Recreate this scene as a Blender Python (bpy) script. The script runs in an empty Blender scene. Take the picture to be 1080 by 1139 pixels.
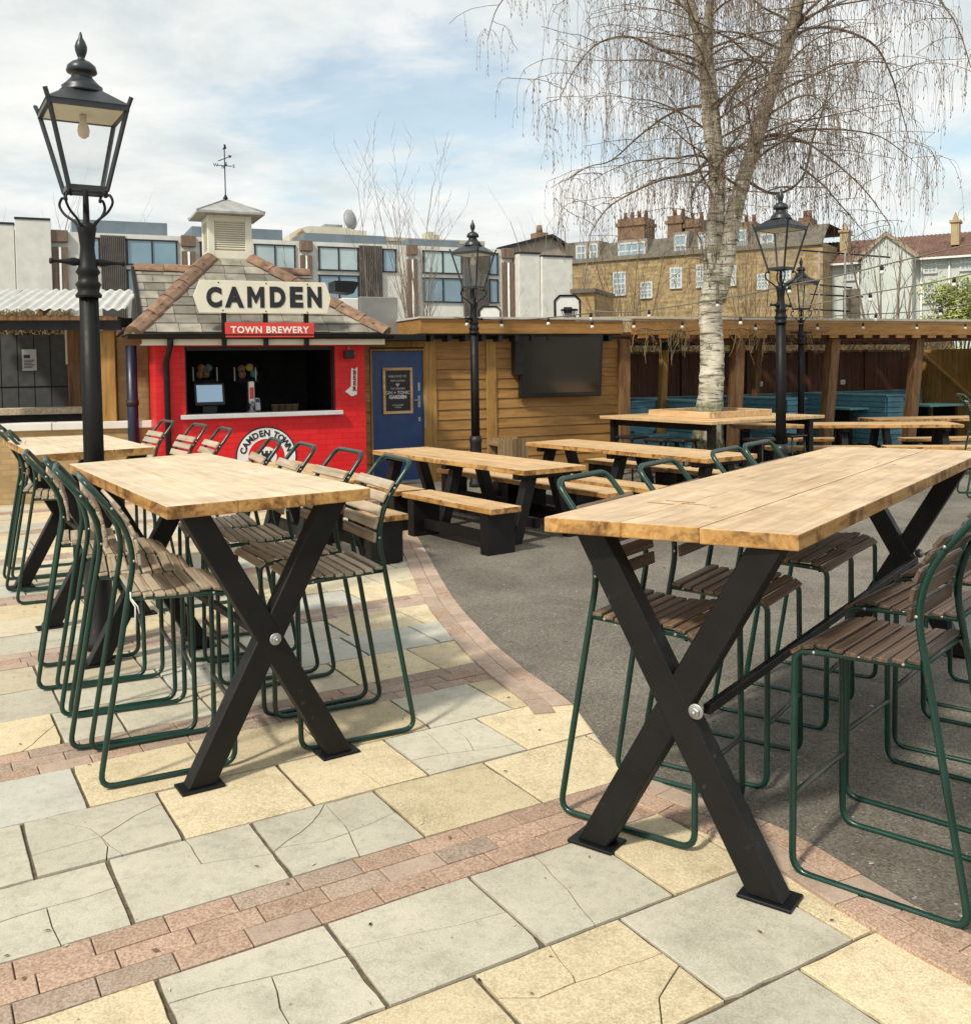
import bpy, math, random
from mathutils import Vector, Matrix
V=Vector
random.seed(7)
sc=bpy.context.scene
COL=sc.collection
R_=math.radians

# ---------------------------------------------------------------- camera
PW,PH=1080,1139
FPX=1075.0; PIT=R_(2.5); ROL=R_(-0.8); CH=1.7
YP=408.0+FPX*math.tan(PIT)
CR=Matrix.Rotation(math.pi/2-PIT,3,'X')@Matrix.Rotation(ROL,3,'Z')
CC=V((0,0,CH))
cam=bpy.data.cameras.new('camera'); camo=bpy.data.objects.new('camera',cam); COL.objects.link(camo)
camo.matrix_world=Matrix.Translation(CC)@CR.to_4x4()
cam.sensor_fit='HORIZONTAL'; cam.sensor_width=36.0; cam.lens=36.0*FPX/PW
cam.shift_y=-(PH/2-YP)/PW
cam.clip_start=0.05; cam.clip_end=2000
sc.camera=camo
def ray(x,y): return CR@V(((x-540)/FPX,-(y-YP)/FPX,-1.0))
def G(x,y,z=0.0):
    d=ray(x,y); t=(z-CH)/d.z; return CC+d*t
def DY(x,y,d0):
    d=ray(x,y); return CC+d*(d0/d.y)
class Plane:
    """a vertical facade plane: local x along the facade, y away from the viewer, z up"""
    def __init__(s,px,d,ang):
        q=DY(px,406,d); s.o=V((q.x,q.y,0)); s.a=R_(ang)
        s.u=V((math.cos(s.a),math.sin(s.a),0)); s.n=V((math.sin(s.a),-math.cos(s.a),0))
    def at(s,px,py,back=0.0):
        d=ray(px,py); o=s.o-s.n*back
        t=(o-CC).dot(s.n)/d.dot(s.n); P=CC+d*t
        return ((P-s.o).dot(s.u),P.z)
    def x(s,px,py=400,back=0.0): return s.at(px,py,back)[0]
    def z(s,px,py,back=0.0): return s.at(px,py,back)[1]
    def w(s,x,y,z): return s.o+s.u*x-s.n*y+V((0,0,z))

# ---------------------------------------------------------------- mesh helpers
class MB:
    def __init__(s): s.v=[];s.f=[];s.m=[];s.s=[]
    def add(s,vs,fs,mi=0,sm=False):
        o=len(s.v); s.v+= [tuple(p) for p in vs]
        for f in fs:
            s.f.append(tuple(i+o for i in f)); s.m.append(mi); s.s.append(sm)
        return s
    def box(s,x0,x1,y0,y1,z0,z1,mi=0,M=None):
        vs=[V((x,y,z)) for z in(z0,z1) for y in(y0,y1) for x in(x0,x1)]
        if M is not None: vs=[M@p for p in vs]
        return s.add(vs,[(0,2,3,1),(4,5,7,6),(0,1,5,4),(2,6,7,3),(0,4,6,2),(1,3,7,5)],mi)
    def beam(s,p,q,w,h,up=V((0,0,1)),mi=0):
        p=V(p);q=V(q); d=(q-p); L=d.length; d=d/L
        a=d.cross(up)
        if a.length<1e-4: a=d.cross(V((1,0,0)))
        a.normalize(); b=a.cross(d).normalized()
        vs=[p+d*(L*t)+a*(w/2*i)+b*(h/2*j) for t in(0,1) for j in(-1,1) for i in(-1,1)]
        return s.add(vs,[(0,1,3,2),(4,6,7,5),(0,4,5,1),(2,3,7,6),(0,2,6,4),(1,5,7,3)],mi)
    def prism(s,poly,vec,mi=0,mside=None):
        n=len(poly); vec=V(vec); a=[V(p) for p in poly]; b=[p+vec for p in a]
        if mside is None: mside=mi
        s.add(a+b,[tuple(range(n-1,-1,-1))],mi)
        o=len(s.v)-2*n
        s.f.append(tuple(range(o+n,o+2*n))); s.m.append(mi); s.s.append(False)
        for i in range(n):
            j=(i+1)%n
            s.f.append((o+i,o+j,o+n+j,o+n+i)); s.m.append(mside); s.s.append(False)
        return s
    def tube(s,pts,r,n=8,cap=True,mi=0,closed=False):
        pts=[V(p) for p in pts]; m=len(pts)
        rr=r if isinstance(r,(list,tuple)) else [r]*m
        vs=[];fs=[]; a=None
        for i,p in enumerate(pts):
            if closed: t=pts[(i+1)%m]-pts[i-1]
            else: t=pts[min(i+1,m-1)]-pts[max(i-1,0)]
            if t.length<1e-9: t=V((0,0,1))
            t.normalize()
            if a is None:
                a=t.cross(V((0.13,0.31,1)));
                if a.length<1e-3: a=t.cross(V((1,0,0)))
            a=(a-t*a.dot(t))
            if a.length<1e-6: a=t.orthogonal()
            a.normalize(); b=t.cross(a)
            for k in range(n):
                an=2*math.pi*k/n
                vs.append(p+(a*math.cos(an)+b*math.sin(an))*rr[i])
        for i in range(m if closed else m-1):
            j=(i+1)%m
            for k in range(n):
                l=(k+1)%n
                fs.append((i*n+k,i*n+l,j*n+l,j*n+k))
        s.add(vs,fs,mi,True)
        if cap and not closed:
            o=len(s.v)-len(vs)
            s.f.append(tuple(o+k for k in range(n-1,-1,-1))); s.m.append(mi); s.s.append(False)
            s.f.append(tuple(o+(m-1)*n+k for k in range(n))); s.m.append(mi); s.s.append(False)
        return s
    def lathe(s,prof,n=16,c=(0,0,0),mi=0,sm=True,flute=0.0,ph=0.0):
        c=V(c); vs=[];fs=[]
        for r,z in prof:
            for k in range(n):
                an=2*math.pi*k/n+ph; q=r*(1-(flute if k%2 else 0))
                vs.append(c+V((q*math.cos(an),q*math.sin(an),z)))
        m=len(prof)
        for i in range(m-1):
            for k in range(n):
                l=(k+1)%n; fs.append((i*n+k,i*n+l,(i+1)*n+l,(i+1)*n+k))
        fs.append(tuple(range(n-1,-1,-1))); fs.append(tuple((m-1)*n+k for k in range(n)))
        return s.add(vs,fs,mi,sm)
    def xf(s,M,start=0):
        for i in range(start,len(s.v)): s.v[i]=tuple(M@V(s.v[i]))
        return s
    def build(s,name,mats,parent=None,bevel=0.0,seg=1,**tags):
        me=bpy.data.meshes.new(name); me.from_pydata(s.v,[],s.f)
        if not isinstance(mats,(list,tuple)): mats=[mats]
        for m in mats: me.materials.append(m)
        me.polygons.foreach_set('material_index',s.m)
        me.polygons.foreach_set('use_smooth',s.s)
        me.update()
        o=bpy.data.objects.new(name,me); COL.objects.link(o)
        if parent is not None: o.parent=parent
        if bevel:
            b=o.modifiers.new('bevel','BEVEL'); b.width=bevel; b.segments=seg; b.limit_method='ANGLE'; b.angle_limit=R_(40)
        for k,v in tags.items(): o[k]=v
        return o
def fillet(pts,rad,n=5):
    pts=[V(p) for p in pts]; out=[pts[0]]
    for i in range(1,len(pts)-1):
        p=pts[i]; a=pts[i-1]-p; b=pts[i+1]-p
        rd=rad[i] if isinstance(rad,(list,tuple)) else rad
        r=min(rd,a.length*.49,b.length*.49)
        A=p+a.normalized()*r; B=p+b.normalized()*r
        for k in range(n+1):
            t=k/n; out.append(A*(1-t)**2+p*2*t*(1-t)+B*t*t)
    out.append(pts[-1]); return out
def thing(name,label,cat,loc=(0,0,0),rotz=0.0,group=None):
    o=bpy.data.objects.new(name,None); COL.objects.link(o); o.empty_display_size=.1
    o.location=loc; o.rotation_euler=(0,0,rotz); o['label']=label; o['category']=cat
    if group: o['group']=group
    return o
def tag(o,label,cat,group=None):
    o['label']=label;o['category']=cat
    if group:o['group']=group
    return o
def struct(o): o['kind']='structure'; return o
def onplane(o,pl): o.location=pl.o; o.rotation_euler=(0,0,pl.a); return o
KIDS={}
def copy_tree(o,parent=None):
    c=o.copy(); COL.objects.link(c)
    if parent is not None: c.parent=parent
    for ch in [x for x in COL.objects if x.parent==o]: copy_tree(ch,c)
    return c
def place(proto,used,loc,rotz,label,group):
    o=proto if not used else copy_tree(proto)
    o.location=loc;o.rotation_euler=(0,0,rotz);o['label']=label
    if group:o['group']=group
    return o

# ---------------------------------------------------------------- materials
class NT:
    def __init__(s,name):
        s.m=bpy.data.materials.new(name); s.m.use_nodes=True; s.t=s.m.node_tree
        s.b=s.t.nodes['Principled BSDF']
    def n(s,ty,**kw):
        nd=s.t.nodes.new(ty)
        for k,v in kw.items():
            if hasattr(nd,k): setattr(nd,k,v)
            else: s.set(nd,k.replace('_',' '),v)
        return nd
    def set(s,nd,k,v):
        i=nd.inputs[k] if k in nd.inputs else nd.inputs[int(k)]
        if hasattr(v,'is_output'): s.t.links.new(v,i)
        else: i.default_value=v
    def coord(s,kind='Object',scale=(1,1,1),rnd=True):
        tc=s.n('ShaderNodeTexCoord'); out=tc.outputs[kind]
        if rnd:
            oi=s.n('ShaderNodeObjectInfo'); ml=s.n('ShaderNodeMath',operation='MULTIPLY'); s.set(ml,'0',oi.outputs['Random']); ml.inputs[1].default_value=37.0
            ad=s.n('ShaderNodeVectorMath',operation='ADD'); s.set(ad,'0',out); s.set(ad,'1',ml.outputs[0]); out=ad.outputs[0]
        mp=s.n('ShaderNodeMapping'); s.set(mp,'Vector',out); mp.inputs['Scale'].default_value=scale
        return mp.outputs[0]
    def noise(s,vec,scale,detail=4,rough=.55,dist=0.0):
        nd=s.n('ShaderNodeTexNoise'); s.set(nd,'Vector',vec); nd.inputs['Scale'].default_value=scale
        nd.inputs['Detail'].default_value=detail; nd.inputs['Roughness'].default_value=rough; nd.inputs['Distortion'].default_value=dist
        return nd.outputs['Fac']
    def ramp(s,fac,stops,interp='LINEAR'):
        nd=s.n('ShaderNodeValToRGB'); s.set(nd,'Fac',fac); cr=nd.color_ramp; cr.interpolation=interp
        while len(cr.elements)<len(stops): cr.elements.new(.5)
        for e,(p,c) in zip(cr.elements,stops):
            e.position=p; e.color=(c[0],c[1],c[2],1) if isinstance(c,(tuple,list)) else (c,c,c,1)
        return nd.outputs['Color']
    def mix(s,fac,a,b,mode='MIX'):
        nd=s.n('ShaderNodeMix',data_type='RGBA',blend_type=mode)
        for k,v in((0,fac),(6,a),(7,b)):
            i=nd.inputs[k]
            if hasattr(v,'is_output'): s.t.links.new(v,i)
            else: i.default_value=v if not isinstance(v,tuple) or len(v)==4 else (*v,1)
        return nd.outputs[2]
    def island(s):
        return s.n('ShaderNodeNewGeometry').outputs['Random Per Island']
    def bump(s,h,strength=.3,dist=.01):
        nd=s.n('ShaderNodeBump'); s.set(nd,'Height',h); nd.inputs['Strength'].default_value=strength; nd.inputs['Distance'].default_value=dist
        s.t.links.new(nd.outputs[0],s.b.inputs['Normal'])
    def out(s,col=None,rough=.6,metal=0.0,spec=.5):
        if col is not None: s.set(s.b,'Base Color',col if hasattr(col,'is_output') else (*col,1))
        s.set(s.b,'Roughness',rough); s.set(s.b,'Metallic',metal); s.set(s.b,'Specular IOR Level',spec)
        return s.m
def mottle(name,c1,c2,scale=6,rough=.6,bump=.0,bscale=40,metal=0.0,stretch=(1,1,1),isl=0.0,spec=.5,bdist=.004,lo=.3,hi=.7):
    t=NT(name); v=t.coord('Object',stretch)
    col=t.ramp(t.noise(v,scale,6,.6),[(lo,c1),(hi,c2)])
    if isl:
        hv=t.n('ShaderNodeMapRange'); t.set(hv,'Value',t.island()); hv.inputs['To Min'].default_value=1-isl; hv.inputs['To Max'].default_value=1+isl
        col=t.mix(1.0,col,hv.outputs[0],'MULTIPLY')
    if bump: t.bump(t.noise(v,bscale,5,.6),bump,bdist)
    return t.out(col,rough,metal,spec)
def wood(name,c_dark,c_mid,c_light,rough=.55,axis=0,isl=.12,grain=1.0,blotch=.35,bump=.15,stain=None):
    t=NT(name); sc3=[26*grain]*3; sc3[axis]=1.6
    v=t.coord('Object',tuple(sc3)); v2=t.coord('Object',(1,1,1))
    il=t.island(); ofs=t.n('ShaderNodeVectorMath',operation='MULTIPLY_ADD')
    t.set(ofs,'0',il); ofs.inputs[1].default_value=(31,17,23); t.set(ofs,'2',v)
    g=t.noise(ofs.outputs[0],1.0,7,.62,.6)
    col=t.ramp(g,[(.28,c_dark),(.46,c_mid),(.68,c_light)])
    bl=t.noise(v2,3.6,8,.7,.5)
    col=t.mix(blotch,col,t.ramp(bl,[(.3,(.55,.52,.5)),(.6,(1.05,1.05,1.05))]),'MULTIPLY')
    # knots
    vo=t.n('ShaderNodeTexVoronoi'); sc4=[5.5]*3; sc4[axis]=1.7
    t.set(vo,'Vector',t.coord('Object',tuple(sc4))); vo.inputs['Scale'].default_value=1.0
    kn=t.ramp(vo.outputs['Distance'],[(.03,.7),(.07,0.0)])
    col=t.mix(kn,col,tuple(x*.45 for x in c_dark))
    sw=[60]*3; sw[axis]=2.2
    col=t.mix(t.ramp(t.noise(t.coord('Object',tuple(sw)),1.0,3,.5,.3),[(.66,0.0),(.72,.55)]),col,tuple(x*.5 for x in c_dark))
    if name.endswith('_top'):
        rv=t.n('ShaderNodeTexVoronoi'); t.set(rv,'Vector',v2); rv.inputs['Scale'].default_value=3.1
        ring=t.ramp(rv.outputs['Distance'],[(.105,0.0),(.118,1.0),(.128,1.0),(.142,0.0)])
        msk=t.ramp(t.noise(v2,6,4,.6),[(.48,0.0),(.6,.38)])
        mm=t.n('ShaderNodeMath',operation='MULTIPLY'); t.set(mm,'0',ring); t.set(mm,'1',msk)
        col=t.mix(mm.outputs[0],col,tuple(x*.55 for x in c_dark))
    if stain:
        col=t.mix(t.ramp(t.noise(v2,5.0,6,.7,1.0),[(.48,0.0),(.62,.85)]),col,stain)
    hv=t.n('ShaderNodeMapRange'); t.set(hv,'Value',il); hv.inputs['To Min'].default_value=1-isl; hv.inputs['To Max'].default_value=1+isl
    col=t.mix(1.0,col,hv.outputs[0],'MULTIPLY')
    t.bump(g,bump,.004)
    return t.out(col,rough,0,.35)
def paint(name,c,rough=.45,var=.12,bump=.08,wear=None,bscale=60,metal=0.0,spec=.5):
    t=NT(name); v=t.coord()
    a=tuple(x*(1-var) for x in c); b=tuple(min(1,x*(1+var)) for x in c)
    col=t.ramp(t.noise(v,5,5,.6),[(.3,a),(.7,b)])
    if wear: col=t.mix(t.ramp(t.noise(v,14,8,.75),[(.63,0.0),(.70,.9)]),col,wear)
    if bump: t.bump(t.noise(v,bscale,4,.6),bump,.003)
    return t.out(col,t.ramp(t.noise(v,9,4),[(.3,rough-.08),(.7,rough+.1)]),metal,spec)

M={}
M['top']=wood('oiled_pine_top',(.49,.325,.18),(.61,.445,.275),(.72,.565,.385),.5,0,.06,1.0,.75,.12)
M['top_pale']=wood('pale_pine_top',(.56,.42,.25),(.68,.54,.36),(.77,.64,.47),.5,0,.05,1.0,.6,.12)
M['top_edge']=wood('sawn_board_edge',(.26,.11,.025),(.50,.27,.085),(.62,.38,.15),.55,0,.12,1.1,.5,.15,stain=(.10,.035,.01))
M['slat_pale']=wood('weathered_slat',(.17,.128,.086),(.38,.305,.22),(.53,.45,.345),.7,1,.25,1.6,.5,.3)
M['slat_dark']=wood('varnished_slat',(.035,.022,.015),(.085,.054,.037),(.16,.108,.075),.42,1,.35,1.6,.5,.3)
M['slat_mid']=wood('brown_slat',(.075,.043,.027),(.165,.105,.066),(.27,.185,.122),.55,1,.3,1.6,.5,.3)
M['bench_top']=wood('bench_plank',(.33,.19,.08),(.55,.36,.18),(.68,.49,.29),.55,0,.1,1.0,.5,.15)
M['green']=paint('green_stove_enamel',(.006,.036,.026),.28,.3,.05,(.05,.032,.02),25)
M['green_dull']=paint('worn_runner_steel',(.05,.055,.045),.4,.3,.1,(.10,.08,.06))
M['blackwood']=paint('black_stained_timber',(.0075,.007,.0068),.5,.35,.3,(.05,.042,.034),80,0.0,.28)
M['steel']=paint('galvanised_steel',(.42,.42,.41),.48,.2,.08,None,60,.85)
M['blackmetal']=paint('black_gloss_iron',(.006,.0065,.0075),.5,.3,.2,(.04,.034,.03),45,0.0,.3)
M['lanternmetal']=paint('dark_green_grey_lantern',(.020,.026,.029),.38,.2,.06)
M['white']=paint('white_paint',(.74,.73,.70),.5,.05,.05)
M['cream']=paint('cream_sign_paint',(.70,.67,.56),.5,.06,.04)
M['ink']=paint('black_letter_paint',(.012,.012,.017),.5,.1,0)
M['signred']=paint('red_sign_paint',(.62,.045,.035),.45,.08,.02)
M['letterwhite']=paint('white_letter_paint',(.78,.74,.68),.5,.05,0)
M['navy']=paint('navy_door_paint',(.016,.052,.165),.42,.18,.08,None,30)
M['tan']=wood('tan_stained_board',(.20,.093,.024),(.30,.155,.045),(.38,.21,.07),.62,0,.10,.7,.35,.15)
M['tanpost']=wood('tan_stained_post',(.20,.105,.024),(.31,.175,.048),(.40,.24,.075),.62,2,.10,.7,.35,.15)
M['brownpost']=wood('brown_timber_post',(.07,.034,.014),(.145,.075,.032),(.24,.135,.062),.65,2,.15,.8,.35,.2)
M['darkpanel']=wood('dark_brown_fence_panel',(.045,.018,.011),(.08,.032,.02),(.12,.05,.03),.65,2,.15,.8,.35,.2)
M['darkbeam']=paint('near_black_beam',(.012,.013,.02),.6,.3,.15)
M['grey_roof']=mottle('lead_grey',(.25,.25,.24),(.40,.40,.38),8,.55,.1,30)
M['bluebench']=wood('blue_painted_slats',(.075,.21,.285),(.115,.28,.37),(.16,.36,.45),.5,0,.12,.8,.3,.1)
M['tealtop']=wood('teal_painted_top',(.10,.30,.29),(.14,.37,.36),(.19,.44,.42),.5,0,.1,.8,.3,.1)
M['terracotta']=mottle('terracotta_ridge',(.11,.066,.044),(.30,.18,.118),9,.85,.3,35,isl=.25)
M['slate']=mottle('mossy_slate',(.115,.108,.09),(.31,.285,.23),4,.75,.25,40,isl=.35)
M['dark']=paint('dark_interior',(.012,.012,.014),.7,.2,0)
M['screenblack']=NT('tv_screen').out((.012,.010,.009),.14,0,1.0)
M['plasticblack']=NT('black_plastic').out((.012,.012,.013),.4,0,.4)
M['concrete']=mottle('precast_concrete',(.58,.575,.53),(.72,.715,.67),2.5,.8,.1,30)
M['bedding']=mottle('sand_joint',(.05,.04,.028),(.17,.135,.088),30,.95,.5,90)
def glass(name,tint=(.9,.95,.95),refl=.06,opac=0.03):
    t=NT(name); nt=t.t
    tr=t.n('ShaderNodeBsdfTransparent'); tr.inputs[0].default_value=(*tint,1)
    gl=t.n('ShaderNodeBsdfGlossy'); gl.inputs['Roughness'].default_value=.03; gl.inputs[0].default_value=(1,1,1,1)
    fr=t.n('ShaderNodeValue'); fr.outputs[0].default_value=.055
    mx=t.n('ShaderNodeMixShader'); nt.links.new(fr.outputs[0],mx.inputs[0]); nt.links.new(tr.outputs[0],mx.inputs[1]); nt.links.new(gl.outputs[0],mx.inputs[2])
    df=t.n('ShaderNodeBsdfDiffuse'); df.inputs[0].default_value=(.7,.72,.7,1)
    m2=t.n('ShaderNodeMixShader'); m2.inputs[0].default_value=opac; nt.links.new(mx.outputs[0],m2.inputs[1]); nt.links.new(df.outputs[0],m2.inputs[2])
    nt.links.new(m2.outputs[0],nt.nodes['Material Output'].inputs['Surface']); return t.m
M['glass']=glass('lantern_glass',(.96,.97,.97),opac=.012)
def winglass(name,c,rough=.08):
    t=NT(name); v=t.coord('Object',(1,1,1))
    return t.out(t.ramp(t.noise(v,.5,3,.5),[(.3,tuple(x*.6 for x in c)),(.7,c)]),rough,0,1.0)
M['window']=winglass('window_glass',(.24,.38,.48))  # blue of the reflected sky put into the base colour
M['windowpale']=winglass('window_pale_sky_tint',(.52,.66,.68),.2)  # paler panes: brighter sky reflection painted into the glass colour
# paving slabs
def slab(name,c1,c2,speck,grain=160,amt=.35,sc_=2.2):
    t=NT(name); v=t.coord('Object',(1,1,1),False); at=t.n('ShaderNodeAttribute',attribute_name='tone'); il=at.outputs['Fac']
    of=t.n('ShaderNodeVectorMath',operation='MULTIPLY_ADD'); t.set(of,'0',il); of.inputs[1].default_value=(19,27,11); t.set(of,'2',v); v=of.outputs[0]
    col=t.ramp(t.noise(v,sc_,9,.68,.05),[(.28,c1),(.62,c2)])
    col=t.mix(t.ramp(t.noise(v,grain,3,.8),[(.40,0.0),(.60,min(.85,amt*1.35))]),col,speck)
    col=t.mix(t.ramp(t.noise(v,24,8,.75,.2),[(.50,0.0),(.70,.35)]),col,tuple(x*.55 for x in c1))
    col=t.mix(t.ramp(t.noise(v,5,10,.78,.15),[(.50,0.0),(.72,.42)]),col,tuple(x*.5 for x in c1))
    col=t.mix(t.ramp(t.noise(v,46,3,.5),[(.70,0.0),(.76,.6)]),col,tuple(x*.3 for x in c1))
    hv=t.n('ShaderNodeMapRange'); t.set(hv,'Value',il); hv.inputs['To Min'].default_value=.84; hv.inputs['To Max'].default_value=1.08
    col=t.mix(1.0,col,hv.outputs[0],'MULTIPLY')
    t.bump(t.noise(v,grain*.8,4,.7),.35,.003)
    return t.out(col,.85,0,.3)
M['slab_grey']=slab('grey_flagstone',(.37,.345,.265),(.53,.495,.40),(.68,.645,.53),170,.4)
M['slab_buff']=slab('buff_flagstone',(.40,.315,.18),(.57,.47,.295),(.74,.65,.46),120,.6)
M['slab_blue']=slab('blue_grey_flagstone',(.37,.365,.315),(.52,.51,.44),(.64,.62,.54),170,.35)
M['slab_pale']=slab('pale_buff_flagstone',(.44,.38,.265),(.57,.50,.36),(.68,.62,.48),140,.4)
M['paver']=slab('red_brick_paver',(.25,.15,.10),(.37,.235,.165),(.58,.44,.34),110,.6,4)
M['paver_dark']=slab('grey_red_brick_paver',(.21,.155,.115),(.32,.235,.175),(.5,.4,.32),110,.6,4)
M['paver_pale']=slab('dusty_brick_paver',(.33,.24,.18),(.46,.34,.26),(.56,.45,.37),110,.4,4)
def tarmac():
    t=NT('worn_tarmac'); v=t.coord('Object',(1,1,1),False)
    col=t.ramp(t.noise(v,.55,7,.62,.4),[(.32,(.10,.09,.073)),(.5,(.165,.15,.125)),(.68,(.225,.205,.172))])
    ag=t.n('ShaderNodeTexVoronoi'); t.set(ag,'Vector',v); ag.inputs['Scale'].default_value=110
    col=t.mix(.75,col,t.ramp(ag.outputs['Color'],[(.1,(.5,.5,.5)),(.8,(1.35,1.33,1.3))]),'MULTIPLY')
    col=t.mix(t.ramp(t.noise(v,55,2,.5),[(.69,0.0),(.73,.8)]),col,(.42,.40,.36))
    col=t.mix(t.ramp(t.noise(v,1.7,9,.78,.6),[(.52,0.0),(.70,.6)]),col,(.06,.052,.044))
    t.bump(ag.outputs['Distance'],.7,.006)
    return t.out(col,.8,0,.3)
M['tarmac']=tarmac()
def brickmat(name,c1,c2,mortar,bw,bh,ms=.01,rough=.8,bump=.5,var=.3,off=.5,dirt=None):
    t=NT(name); tc=t.n('ShaderNodeTexCoord'); sp=t.n('ShaderNodeSeparateXYZ'); t.set(sp,'0',tc.outputs['Object'])
    cb=t.n('ShaderNodeCombineXYZ'); t.set(cb,'0',sp.outputs[0]); t.set(cb,'1',sp.outputs[2])
    b=t.n('ShaderNodeTexBrick'); t.set(b,'Vector',cb.outputs[0]); b.offset=off
    b.inputs['Scale'].default_value=1.0; b.inputs['Brick Width'].default_value=bw; b.inputs['Row Height'].default_value=bh
    b.inputs['Mortar Size'].default_value=ms; b.inputs['Mortar Smooth'].default_value=.3
    b.inputs['Color1'].default_value=(*c1,1); b.inputs['Color2'].default_value=(*c2,1); b.inputs['Mortar'].default_value=(*mortar,1)
    v=t.coord('Object',(1,1,1),False); n=t.noise(v,2.0,7,.65)
    col=t.mix(.7,b.outputs['Color'],t.ramp(n,[(.3,(1-var,)*3),(.7,(1+var,)*3)]),'MULTIPLY')
    if dirt: col=t.mix(t.ramp(t.noise(v,1.1,8,.7,.6),[(.5,0.0),(.7,.7)]),col,dirt)
    t.bump(b.outputs['Fac'],-bump,.012)
    return t.out(col,rough,0,.3)
M['redbrick']=brickmat('red_painted_brick',(.58,.013,.018),(.66,.02,.024),(.52,.010,.014),.22,.075,.006,.42,.35,.12)
M['yellowbrick']=brickmat('london_stock_brick',(.25,.17,.075),(.44,.315,.155),(.30,.24,.15),.5,.17,.03,.85,.3,.4,dirt=(.16,.10,.045))
M['wallbrick']=brickmat('buff_wall_brick',(.34,.22,.09),(.42,.29,.13),(.30,.24,.15),.225,.075,.012,.85,.5,.25)
M['render']=mottle('pale_render_wall',(.46,.50,.47),(.58,.62,.58),1.2,.8,.05,20)
M['mansard']=mottle('mansard_slate',(.075,.065,.05),(.17,.145,.11),2,.8)
M['hedgetwig']=mottle('bare_twig',(.10,.065,.04),(.22,.15,.09),3,.85)
M['twigpale']=mottle('pale_bare_twig',(.16,.13,.10),(.30,.25,.19),3,.85)
M['ivy']=mottle('dry_ivy',(.16,.12,.06),(.34,.26,.13),5,.85,isl=.3)
M['leaf']=mottle('spring_leaf',(.17,.20,.04),(.36,.38,.12),3,.7,isl=.35)
# ================================================================ GROUND
UA=R_(31.2); U=V((math.cos(UA),math.sin(UA),0)); W=V((-math.sin(UA),math.cos(UA),0))
def uv(px,py): g=G(px,py); return (g.dot(U),g.dot(W))
def uvw(u,v,z=0): q=U*u+W*v; return V((q.x,q.y,z))
rg=random.Random(11)
gb=MB(); gb.add([(-400,-60,-.05),(400,-60,-.05),(400,600,-.05),(-400,600,-.05)],[(0,1,2,3)])
ground=struct(gb.build('ground',mottle('distant_ground',(.10,.09,.07),(.16,.15,.11),.3,.9)))
gb=MB(); gb.add([(-16,.5,-.010),(14,.5,-.010),(14,20,-.010),(-16,20,-.010)],[(0,1,2,3)])
struct(gb.build('paving_bed',M['bedding']))
# outer edge of the curved brick border, seen from the paving towards the tarmac
edge_px=[(440,566),(461,593),(474,614),(490,643),(508.5,672),(527,693),(551,718),(587.5,749),(630,779),(652,806),(680,842),(715,864),(750,880),(815,904),(879,929),(955,974),(1015,1009),(1070,1039),(1150,1078)]
edge=[G(*p) for p in edge_px]
d0=(edge[0]-edge[1]).normalized()
edge=[edge[0]+V((-6.4,5.4,0)),edge[0]+V((-2.2,2.9,0)),edge[0]+d0*1.1]+edge+[edge[-1]+(edge[-1]-edge[-2]).normalized()*1.2,edge[-1]+(edge[-1]-edge[-2]).normalized()*3]
def catmull(P,n=8):
    out=[]
    for i in range(len(P)-1):
        p0=P[max(i-1,0)];p1=P[i];p2=P[i+1];p3=P[min(i+2,len(P)-1)]
        for k in range(n):
            t=k/n
            out.append(.5*((2*p1)+(p2-p0)*t+(2*p0-5*p1+4*p2-p3)*t*t+(3*p1-p0-3*p2+p3)*t**3))
    out.append(P[-1]); return out
ec=catmull(edge,8)
tar_poly=[V((p.x,p.y,0)) for p in ec]+[V((16,1,0)),V((30,10,0)),V((30,30,0)),V((-2,30,0)),V((-12,26,0))]
def in_poly(p,poly):
    c=False;n=len(poly);j=n-1
    for i in range(n):
        a=poly[i];b=poly[j]
        if (a.y>p.y)!=(b.y>p.y) and p.x<(b.x-a.x)*(p.y-a.y)/(b.y-a.y)+a.x: c=not c
        j=i
    return c
from mathutils import geometry as mg
tess=mg.tessellate_polygon([tar_poly])
tb=MB(); tb.add([(p.x,p.y,.010) for p in tar_poly],[tuple(t) for t in tess])
struct(tb.build('tarmac',M['tarmac']))
# --- slabs
def poly_area(p): return .5*sum(p[i][0]*p[(i+1)%len(p)][1]-p[(i+1)%len(p)][0]*p[i][1] for i in range(len(p)))
def shrink(p,d):
    n=len(p); out=[]
    for i in range(n):
        a=V(p[i-1]);b=V(p[i]);c=V(p[(i+1)%n])
        e1=(b-a);e2=(c-b)
        if e1.length<1e-6 or e2.length<1e-6: out.append(b);continue
        e1.normalize();e2.normalize()
        n1=V((-e1.y,e1.x));n2=V((-e2.y,e2.x)); s=n1+n2
        if s.length<.2: out.append(b+n1*d); continue
        s.normalize(); k=1/max(.5,s.dot(n1)); out.append(b+s*d*k)
    return out
def snap(poly,p):
    best=None
    for i in range(len(poly)):
        a=V(poly[i]);b=V(poly[(i+1)%len(poly)]);ab=b-a
        t=max(0,min(1,(V(p)-a).dot(ab)/max(ab.length_squared,1e-9))); q=a+ab*t
        d=(q-V(p)).length
        if best is None or d<best[0]: best=(d,i,t,q)
    return best
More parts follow.
